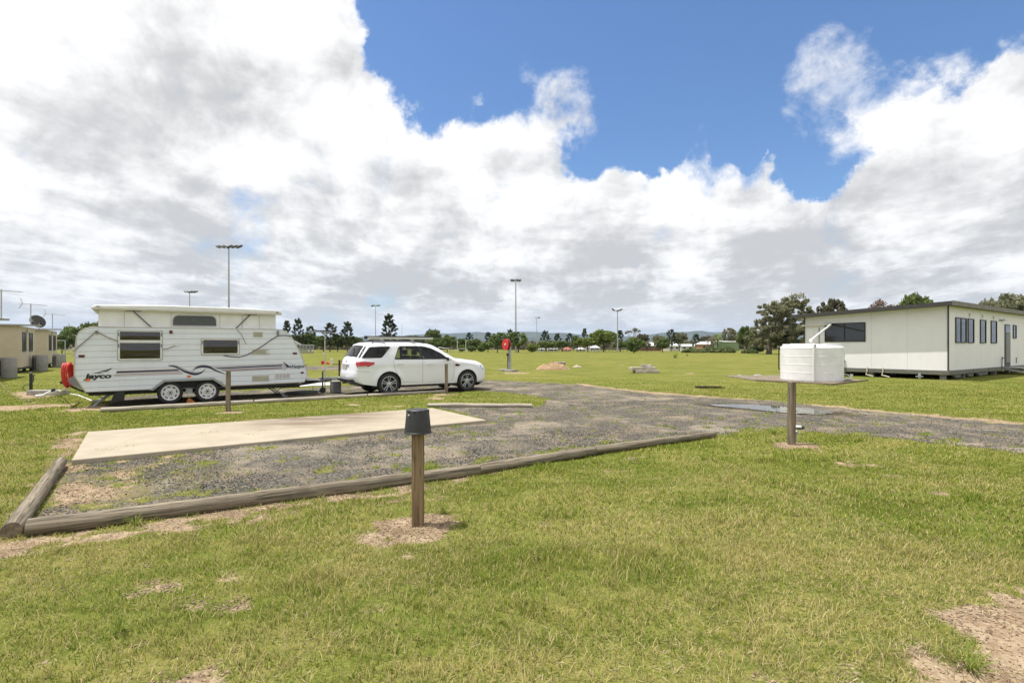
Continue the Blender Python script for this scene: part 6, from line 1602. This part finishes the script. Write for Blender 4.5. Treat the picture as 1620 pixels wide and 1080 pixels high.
TREES = [
 ('p2', 454, 508, 14, 150, None, 'hoop pine just right of the caravan roof, leftmost of the pines', GP), ('p1', 472, 504, 18, 146, None, 'tall hoop pine standing right of the leftmost pine', GP),
 ('p3', 491, 516, 20, 152, None, 'sparse hoop pine whose tip is left of the television aerial', GP), ('p3', 522, 511, 24, 150, None, 'hoop pine directly behind the television aerial', GP),
 ('p1', 550, 509, 22, 148, None, 'pointed hoop pine between the aerial and the car', GP), ('p1', 615, 497, 26, 138, None, 'tallest hoop pine, rising over the back of the white car', GP),
 ('p3', 742, 526, 15, 175, None, 'small hoop pine above the goal posts', GP), ('p2', 772, 526, 14, 165, None, 'hoop pine left of the light green tree and the reel', GP),
 ('p1', 807, 521, 15, 170, None, 'hoop pine tip right above the red hose reel', GP), ('p1', 862, 523, 17, 165, None, 'hoop pine right of the thin light pole above the white vans', GP),
 ('p2', 882, 528, 14, 180, None, 'faint hoop pine right of the pine above the white vans', GP), ('p3', 901, 527, 15, 175, None, 'hoop pine left of the big light green trees', GP),
 ('p2', 925, 520, 11, 190, None, 'thin hoop pine tip poking over the light green trees', GP), ('p2', 981, 523, 14, 165, None, 'dark hoop pine touching the light pole at the right of the green trees', GP),
 ('p3', 1062, 521, 17, 160, None, 'dark hoop pine rising behind the round two-stemmed tree', GP), ('p2', 1101, 529, 14, 185, None, 'hoop pine over the long white shed roof', GP),
 ('b3', 466, 530, 30, 148, 'deep', 'green tree right behind the caravan nose and the cage fence', GT), ('b1', 490, 528, 34, 152, 'deep', 'green tree in the clump left of the television aerial pole', GT),
 ('b2', 512, 531, 30, 149, 'deep', 'green tree in the clump directly behind the aerial pole', GT), ('b3', 534, 530, 34, 151, 'deep', 'green tree in the clump right of the aerial pole', GT),
 ('b1', 558, 532, 32, 150, 'deep', 'green tree at the clump end above the car tail', GT), ('b3', 586, 539, 36, 165, 'deep', 'low dark tree behind the rear window of the car', GT),
 ('b2', 625, 534, 32, 158, 'deep', 'dark tree behind the roof rack of the car, below the tallest pine', GT), ('b1', 655, 531, 36, 152, 'mid', 'green tree behind the front of the roof rack', GT),
 ('b4', 684, 521, 30, 150, 'deep', 'flat-topped dark tree in front of the blue hills, above the windscreen', GT), ('b3', 690, 535, 36, 140, 'mid', 'leafy tree below the flat-topped dark tree', GT),
 ('b3', 708, 530, 34, 146, 'deep', 'dark rounded tree right of the flat-topped tree', GT), ('b1', 728, 536, 30, 155, 'mid', 'green tree behind the left goal post', GT),
 ('b3', 752, 536, 30, 158, 'deep', 'dark tree behind the right goal post', GT), ('r1', 731, 545, 16, 150, 'light', 'small light green bush between the goal posts', GT),
 ('r1', 746, 547, 18, 148, 'mid', 'low bush right of the goal posts', GT), ('r1', 762, 547, 20, 146, 'mid', 'low bush left of the light green tree near the reel', GT),
 ('b2', 787, 526, 32, 128, 'mid', 'light green tree with a clear stem just left of the red reel', GT), ('b4', 772, 540, 24, 136, 'mid', 'small tree left of the clear-stemmed tree near the reel', GT),
 ('b2', 820, 525, 40, 130, 'mid', 'rounded green tree just right of the red reel', GT), ('r1', 842, 544, 24, 136, 'light', 'light bush right of the rounded tree near the reel', GT),
 ('b4', 864, 539, 34, 150, 'mid', 'spreading tree over the white vans', GT), ('b1', 889, 539, 26, 155, 'mid', 'small tree between the spreading tree and the light green trees', GT),
 ('b2', 913, 531, 18, 150, 'mid', 'upright green tree left of the light green trees', GT), ('b4', 930, 534, 38, 142, 'light', 'low light green tree in front of the larger one', GT),
 ('b1', 955, 522, 46, 146, 'light', 'largest light green tree left of the tall light pole', GT), ('b3', 982, 538, 24, 156, 'deep', 'dark tree behind the light pole', GT),
 ('bare', 1000, 512, 28, 168, None, 'leafless pale tree behind the round bush', GT), ('b4', 1016, 528, 24, 176, 'olive', 'brownish tree right of the leafless tree', GT),
 ('r1', 1003, 534, 34, 122, 'mid', 'big round green bush right of the tall light pole', GT), ('b4', 1023, 541, 16, 150, 'gum', 'small grey green tree right of the round bush', GT),
 ('r2', 1048, 535, 30, 134, 'deep', 'round dark tree on two stems in front of the white houses', GT), ('b4', 1075, 526, 28, 178, 'gum', 'grey green tree behind the round two-stemmed tree', GT),
 ('b4', 1042, 530, 22, 185, 'gum', 'pale tree behind and left of the two-stemmed tree', GT), ('palm', 1125, 529, 18, 172, None, 'palm above the small shed roof, left one of two', 'palms behind the sheds'),
 ('palm', 1135, 526, 18, 176, 'mid', 'palm above the small shed roof, right one of two', 'palms behind the sheds'), ('b2', 1152, 519, 28, 180, 'gum', 'pale gum tree above the green shed', GT),
 ('b4', 1118, 531, 22, 190, 'olive', 'olive tree behind the palms', GT), ('m1', 1098, 548, 36, 128, None, 'low shrub mound left of the longest one in front of the sheds', 'shrub mounds in the field'),
 ('m2', 1122, 546, 36, 130, None, 'low shrub mound in the middle of the row before the sheds', 'shrub mounds in the field'), ('m1', 1148, 545.5, 38, 128, None, 'tallest shrub mound, in front of the green shed', 'shrub mounds in the field'),
 ('m2', 1186, 549, 26, 118, None, 'small shrub mound in front of the dark tree', 'shrub mounds in the field'), ('b3', 1181, 517, 34, 132, 'deep', 'dark upright tree left of the big spreading tree', GT),
 ('r1', 1199, 544, 24, 124, 'dark', 'dark bush at the foot of the big spreading tree', GT),
 ('b2', 1311, 474, 52, 120, 'olive', 'domed tree showing over the left roof end of the building', GT), ('bare', 1400, 458, 44, 130, 'russet', 'reddish twiggy tree just showing over the building roof', GT),
 ('b1', 1452, 466, 52, 120, 'deep', 'dark green tree top above the middle of the building roof', GT), ('b4', 1562, 474, 30, 125, 'gum', 'small grey green tree top over the right roof end', GT),
 ('b1', 1612, 466, 92, 100, 'gum', 'large grey green tree behind the right end of the building', GT), ('b3', 1632, 500, 70, 92, 'deep', 'dark tree at the right edge beyond the building corner', GT),
 ('b3', 98, 527, 40, 110, 'deep', 'dark tree behind the far cabin, left of the caravan', GT), ('b1', 122, 517, 46, 118, 'mid', 'green tree rising just left of the caravan roof', GT), ('b4', 148, 510, 40, 125, 'deep', 'dark tree mostly hidden behind the caravan tail', GT),
 ('b2', 70, 536, 30, 125, 'deep', 'dark tree mostly hidden behind the far cabin', GT)]
for a in TREES: plant(*a)
# far-off woodland: one continuous belt nobody could count
rg = np.random.default_rng(99)
n = 2600; yy = 230 * (1800 / 230) ** rg.random(n); xx = rg.uniform(-1.05, 1.05, n) * yy
C = np.stack([xx, yy, rg.uniform(.0, 1.0, n) * (1.2 + .0065 * yy)], 1); v, f = cards(rg, C, rg.uniform(1.4, 2.8, n) * (1 + yy / 500), 30, .9, .8)
v[:, :2] = C.repeat(30 * 4, 0)[:, :2] + (v[:, :2] - C.repeat(120, 0)[:, :2]) * 1.6
v[:, 2] = np.maximum(v[:, 2], 0); o = np_mesh('far_woodland', v, f, LF['olive']); tag(o, 'far belt of woodland below the blue hills', 'woodland', kind='stuff')

# the big spreading tree at the left of the building
def big_tree():
    rg = np.random.default_rng(5); rn = random.Random(5); y = 104
    t = thing('spreading_tree', 'big spreading grey green tree left of the white building', 'tree', (at(1216, y), y, 0))
    s = y / FPX; P = lambda px, py, dy=0: ((px - 1216) * s, dy, EYE + (CY - py) * s)
    blobs = [(1250, 480, 17), (1222, 487, 15), (1262, 484, 13), (1209, 494, 9), (1238, 492, 15), (1272, 494, 10), (1228, 503, 13), (1252, 505, 15), (1214, 513, 13), (1236, 518, 16), (1262, 520, 15), (1200, 526, 13), (1220, 530, 16), (1248, 534, 17), (1190, 537, 9), (1206, 541, 12), (1236, 543, 13), (1264, 541, 15), (1278, 530, 12), (1282, 510, 10), (1226, 522, 10)]
    C, Rr = [], []
    for px, py, r in blobs:
        for _ in range(int(r * 1.5)):
            d = rg.normal(size=3); d /= np.linalg.norm(d); q = rg.random() ** .5; dy = rg.uniform(-4, 4) * (r / 15)
            c = P(px + d[0] * r * q * .85, py - d[2] * r * q * .7); C.append((c[0], d[1] * r * s * 1.2 + dy, max(c[2], 1.4))); Rr.append(r * s * rg.uniform(.20, .38))
    v, f = cards(rg, np.array(C), np.array(Rr), 80, .20)
    b = MB(); b.tube([(0, 0, -.3), P(1217, 553), P(1218, 545), P(1222, 536)], [.62, .50, .42, .36], 10)
    for px, py, r in blobs: limb_mesh(b, P(1220, 539), P(px, py, rn.uniform(-2.5, 2.5)), .22, .05, rn, .15)
    b.build('trunk', BARK, t); np_mesh('crown', v, f, LF['gum'], t)
big_tree()

# ------------------------------------------------------------------ light towers over the sports field
def tower(px, top, y, label, kind, r=.17, seed=0):
    t = thing('light_tower', label, 'light tower', (at(px, y), y, 0), 0, 'sports field light towers'); H = hgt(top, y)
    MB().tube([(0, 0, -.2), (0, 0, H * .5), (0, 0, H)], [r * 1.15, r * .9, r * .6], 10).build('pole', M['galv'], t)
    b = MB(); w = kind[0]
    b.tube([(-w, 0, H + .05), (w, 0, H + .05)], .07, 6); b.tube([(-w * .8, .5, H + .25), (w * .8, .5, H + .25)], .05, 6); b.build('crossarm', M['alu_grey'], t)
    lm = M['alu_grey']; n = kind[1]; rn = random.Random(seed)
    for k in range(n):
        x = -w + 2 * w * k / (n - 1); sgn = -1 if x < 0 else 1
        Mx = Matrix.Rotation(R(rn.uniform(18, 34)) * sgn * -1, 3, 'Y') @ Matrix.Rotation(R(-20), 3, 'X')
        for yy_, zz_ in ((-.25, .12), (.6, .42)):
            if rn.random() < kind[2]: MB().box((x + sgn * .1, yy_, H + zz_), (.85 * kind[3], .5, .22), m=Mx).build('floodlight', M['floodlight'], t, bevel=.04)
M['floodlight'] = mk('floodlight housing', (.10, .10, .105), .5, .3, .1, 4)
fan, flat = (1.9, 5, .85, 1.0), (1.1, 3, .8, .9)
tower(362, 392, 108, 'tallest light tower, rising behind the middle of the caravan roof', (2.0, 5, .9, 1.0), .20, 1)
tower(300, 463, 165, 'light tower whose head shows just above the caravan roof, left of the tallest', (1.75, 5, .8, .9), .2, 2)
tower(594, 485, 170, 'thin light tower left of the tallest pine, over the back of the car', (1.0, 4, .6, .7), .13, 3)
tower(816, 445, 134, 'tall light tower beside the red hose reel', (1.0, 5, .8, .7), .21, 4)
tower(849, 503, 175, 'short thin light pole right of the rounded tree near the reel', (.7, 3, .5, .9), .11, 5)
tower(977, 492, 137, 'light tower with a flat head beside the light green trees', (.95, 3, .6, .95), .17, 6)
def mast(px, top, y, label): 
    t = thing('thin_mast', label, 'mast', (at(px, y), y, 0), 0, 'thin far masts'); H = hgt(top, y); MB().tube([(0, 0, 0), (0, 0, H)], [.09, .05], 6).build('pole', M['galv'], t); MB().box((0, 0, H), (.3, .2, .12)).build('cap', M['floodlight'], t)
mast(797, 525, 170, 'thin far mast left of the hose reel disc'); mast(891, 527, 190, 'thin far mast left of the light green trees'); mast(572, 536, 150, 'thin white mast left of the car roof'); mast(1165, 528, 200, 'thin far mast above the green shed'); mast(636, 513, 190, 'thin far mast over the car roof right of the tallest pine'); mast(109, 513, 140, 'thin far mast in the trees left of the caravan')

# ------------------------------------------------------------------ sports field furniture and far houses
y = 142
t = thing('goal_posts', 'white goal posts with two tall uprights in front of the far trees', 'goal posts', (at(730, y), y, 0)); k = y / FPX
for px in (723.5, 737): MB().tube([((px - 730) * k, 0, 0), ((px - 730) * k, 0, hgt(538, y))], .09, 6).build('upright', M['white_paint'], t)
MB().tube([(-6.5 * k, 0, hgt(551.5, y)), (7 * k, 0, hgt(551.5, y))], .07, 6).build('crossbar', M['white_paint'], t)
for px in (721.5, 739.5): MB().tube([((px - 730) * k, -.6, 0), ((px - 730) * k, -.6, hgt(552.5, y))], .09, 6).build('front_leg', M['white_paint'], t)
y = 118; k = y / FPX
t = thing('soccer_goal', 'white soccer goal frame just above the car bonnet', 'goal', (at(704, y), y, 0))
b = MB(); b.tube([(-10 * k, 0, hgt(549, y)), (5.5 * k, 0, hgt(551.5, y)), (5.5 * k, 0, 0)], .08, 6); b.tube([(-10 * k, 0, hgt(549, y)), (-10 * k, 0, 0)], .08, 6); b.tube([(5.5 * k, 0, hgt(551.5, y)), (6.5 * k, 1.6, 0)], .05, 6); b.build('frame', M['white_paint'], t)
y = 112; k = y / FPX
t = thing('cage_fence', 'grey mesh cage fence beyond the caravan nose', 'fence', (at(474, y), y, 0))
mm = bpy.data.materials.new('chain mesh'); mm.use_nodes = True; q = NT(mm.node_tree); tr = q.new('ShaderNodeBsdfTransparent'); mx = q.new('ShaderNodeMixShader'); mx.inputs[0].default_value = .38; q.n['Principled BSDF'].inputs['Base Color'].default_value = (.25, .26, .27, 1); q.l.new(tr.outputs[0], mx.inputs[1]); q.l.new(q.n['Principled BSDF'].outputs[0], mx.inputs[2]); q.l.new(mx.outputs[0], q.n['Material Output'].inputs[0])
for i in range(5): MB().tube([((i * 5.5) * k, 0, 0), ((i * 5.5) * k, 0, hgt(545.5, y))], .06, 6).build('upright', M['galv'], t)
MB().bx(0, 22 * k, -.02, .0, .05, hgt(545.5, y)).build('mesh_panel', mm, t)
b = MB(); b.tube([(0, -.03, hgt(545.5, y)), (22 * k, -.03, hgt(545.5, y))], .05, 6); b.tube([(0, -.03, hgt(552, y)), (22 * k, -.03, hgt(552, y))], .04, 6); b.build('rail', M['galv'], t)
for px in (489, 494.5): MB().bx((px - 475.3) * k, (px - 472.7) * k, -.1, -.06, hgt(557, y), hgt(553.6, y)).build('sign_panel', M['white_paint'], t); MB().bx((px - 475) * k, (px - 473) * k, -.106, -.102, hgt(557, y), hgt(556, y)).build('sign_band', M['red_paint'], t)
def house(px0, px1, eave, ridge, y, wallc, roofc, label, name='house', roof='hip', dep=7, wins=2, base=None):
    k = y / FPX; t = thing(name, label, 'house' if name == 'house' else 'shed' if 'shed' in name else 'van', (at((px0 + px1) / 2, y), y, 0)); w = (px1 - px0) * k / 2; he, hr = hgt(eave, y), hgt(ridge, y)
    MB().bx(-w, w, 0, dep, 0, he).build('wall', wallc, t)
    if base: MB().bx(-w - .02, w + .02, -.03, -.004, 0, he * .55).build('skirting', base, t)
    e = .4; b = MB()
    r = w * .45 if roof == 'hip' else w + e
    b.add([(-w - e, -e, he), (w + e, -e, he), (w + e, dep + e, he), (-w - e, dep + e, he), (-r, dep / 2, hr), (r, dep / 2, hr)], [(0, 1, 5, 4), (1, 2, 5), (2, 3, 4, 5), (3, 0, 4), (0, 3, 2, 1)]); b.build('roof', roofc, t, smooth=False)
    for i in range(wins):
        x = -w + 2 * w * (i + .5) / wins; f = MB().bx(x - .55, x + .55, -.05, -.035, he * .42, he * .80).build('window', M['white_paint'], t); MB().bx(x - .48, x + .48, -.06, -.051, he * .45, he * .77).build('pane', M['black'], f)
wt = M['white_paint']; tinr = mk('pale tin roof', (.60, .61, .62), .5, .1, .06, 1); brick = mk('red brick wall', (.28, .085, .06), .9, 0, .15, 3); rust = mk('red roof', (.38, .12, .09), .8, 0, .1, 1); crm = mk('cream wall', (.62, .57, .44), .7, 0, .06, 1); grn = mk('green shed wall', (.22, .30, .17), .6, 0, .06, 1); gryw = mk('grey shed wall', (.33, .34, .37), .6, 0, .1, 1); orw = mk('orange wall', (.50, .27, .15), .8, 0, .1, 1)
house(1012, 1046, 547, 541, 188, brick, tinr, 'long brick house with a pale roof left of the two-stemmed tree', wins=3)
house(1058, 1076, 547, 541, 186, wt, tinr, 'white house with pale hipped roof right of the two-stemmed tree')
house(1078, 1116, 547.5, 544, 195, wt, tinr, 'long low white shed with pale roof in front of the pines', 'shed', 'gable', wins=4)
house(1111, 1124, 544.5, 540, 178, orw, tinr, 'small house with pale roof and tan lower wall under the palms', base=orw)
house(1124, 1136, 543, 539.5, 180, gryw, tinr, 'grey shed right of the small house under the palms', 'shed', 'gable', wins=1)
house(1136, 1169, 540.5, 538.8, 176, grn, wt, 'wide green shed with a white roof edge left of the dark tree', 'shed', 'gable', wins=0)
house(851, 865, 552, 551, 160, wt, wt, 'white box van parked under the spreading tree, left one', 'parked_van', 'gable', 2.5, 1)
house(869, 881, 552, 551, 162, wt, tinr, 'white van behind the spreading tree, right one', 'parked_van', 'gable', 2.5, 2)
house(891, 904, 553, 549, 170, crm, rust, 'small cream house with a red roof left of the green trees')
house(915, 926, 552.5, 549.5, 165, crm, tinr, 'cream hut under the upright green tree', wins=2)
house(934, 948, 550, 545.5, 172, wt, tinr, 'white house half hidden behind the light green trees', wins=2)
# wire fence along the far edge of the field
y = 150; k = y / FPX; t = thing('wire_fence', 'low wire fence on timber posts along the far edge of the field', 'fence', (at(950, y), y, 0))
for i in range(36): MB().tube([((-110 + i * 5.6) * k, 0, -.1), ((-110 + i * 5.6) * k, 0, 1.2)], .07, 5).build('fence_post', M['grey_wood'], t)
b = MB()
for z in (.5, .85, 1.15): b.tube([(-110 * k, .08, z), (86 * k, .08, z)], .018, 4)
b.build('wire', M['galv'], t)
# weed clumps in the mown field
def weed(px, py, s, seed, label):
    x, y = G(px, py); rn = random.Random(seed); t = thing('weed_clump', label, 'weed', (x, y, 0), rn.uniform(0, 6), 'weed clumps'); v, f = [], []
    for k in range(34):
        a = rn.uniform(0, 6.28); L = s * rn.uniform(.5, 1.1); h = s * rn.uniform(.2, 1.0); w = s * .035; sd = Vector((-math.sin(a), math.cos(a), 0)) * w; o = Vector((rn.uniform(-.15, .15) * s, rn.uniform(-.15, .15) * s, 0)); d = Vector((math.cos(a), math.sin(a), 0)); b = len(v)
        for q, hh in ((0, 0), (.35, .6), (.75, 1.0), (1.0, .85)): c = o + d * L * q + Vector((0, 0, h * hh)); ww = sd * (1 - q * .85); v += [tuple(c - ww), tuple(c + ww)]
        for i in range(3): f.append((b + 2 * i, b + 2 * i + 1, b + 2 * i + 3, b + 2 * i + 2))
    np_mesh('leaves', np.array(v), np.array(f), M['weed'], t); MB().cyl((0, 0, -.03), (0, 0, s * .1), s * .06, n=6).build('root_crown', M['weed'], t)
M['weed'] = leaf_mat('weed leaves', (.20, .26, .04), (.32, .37, .08), 6, .45)
for k, (px, py, s, lab) in enumerate(((215, 833, .11, 'leafy weed at the foot of the long front log'), (1535, 1062, .13, 'grass clump at the lower right on the bare earth'), (1068, 566, .9, 'tall weed clump far out in the field left of the tank'), (1087, 563, .6, 'thin upright weed beside the tall clump in the field'), (700, 812, .10, 'weed beside the bucket post'), (190, 1000, .10, 'lush weed in the lower left lawn'), (1225, 686, .16, 'tall grass clump left of the weathered post near the road'), (1360, 698, .14, 'grass clump on the road edge right of the weathered post'))): weed(px, py, s, k, lab)

# ------------------------------------------------------------------ hills
def ridge(name, y, prof, depth, mat, seed):
    """a real range of hills: profile given as (pixel column, pixel row) of its skyline"""
    px = np.array([p[0] for p in prof], float); py = np.array([p[1] for p in prof], float); n = 260; m = 16
    X0 = np.linspace(px[0], px[-1], n); H0 = EYE + (CY - np.interp(X0, px, py)) / FPX * y
    H0 = H0 * (1 + (fbm(X0 / 14., X0 * 0 + seed, 4, seed) - .5) * .16) ; xs = (X0 - CX) / FPX * y; vs = []
    for j in range(m):
        q = j / (m - 1); s = math.sin(math.pi * q) ** .8; yy = y - depth / 2 + depth * q
        r = fbm(xs / y * 60 + j * .7, xs * 0 + j * .9, 4, seed + 3)
        vs.append(np.stack([xs * (yy / y), np.full(n, yy), H0 * s * (1 - (.45 * (r - .3)) * (abs(q - .5) > .06)) - 3], 1))
    v = np.concatenate(vs); ii, jj = np.meshgrid(np.arange(n - 1), np.arange(m - 1)); b = (jj * n + ii).ravel()
    o = np_mesh(name, v, np.stack([b, b + 1, b + n + 1, b + n], 1), mat, smooth=True); o['kind'] = 'structure'
forest = mk('forested hill', (.055, .062, .030), .95, 0, .5, .004)
ridge('hills', 9000, [(-500, 540), (100, 538), (300, 536), (450, 536), (560, 534), (600, 530), (640, 531), (670, 528), (692, 526), (720, 527), (745, 525), (790, 527), (825, 524.5), (860, 526), (900, 526.5), (930, 529), (960, 531), (1000, 532), (1040, 527), (1075, 524), (1105, 523), (1130, 525), (1160, 525), (1190, 528), (1240, 529), (1320, 530), (1500, 531), (2300, 532)], 3200, forest, 4)
ridge('near_hills', 4200, [(-500, 544), (300, 543), (600, 541), (700, 539), (760, 541), (830, 539), (880, 540), (960, 542), (1040, 538), (1120, 536), (1200, 537), (1300, 539), (2300, 540)], 1500, mk('wooded foothill', (.085, .080, .042), .95, 0, .5, .01), 9)

# ------------------------------------------------------------------ the air
hm = bpy.data.materials.new('haze'); hm.use_nodes = True; q = NT(hm.node_tree); q.n.remove(q.n['Principled BSDF'])
pv = q.new('ShaderNodeVolumePrincipled'); pv.inputs['Color'].default_value = (.50, .70, 1.0, 1); pv.inputs['Density'].default_value = 5e-5; pv.inputs['Anisotropy'].default_value = .2
q.l.new(pv.outputs[0], q.n['Material Output'].inputs['Volume'])
o = MB().bx(-14000, 14000, -1200, 14200, -8, 420).build('haze', hm, smooth=False); tag(o, 'thin blue haze lying over the plain', 'haze', kind='stuff')
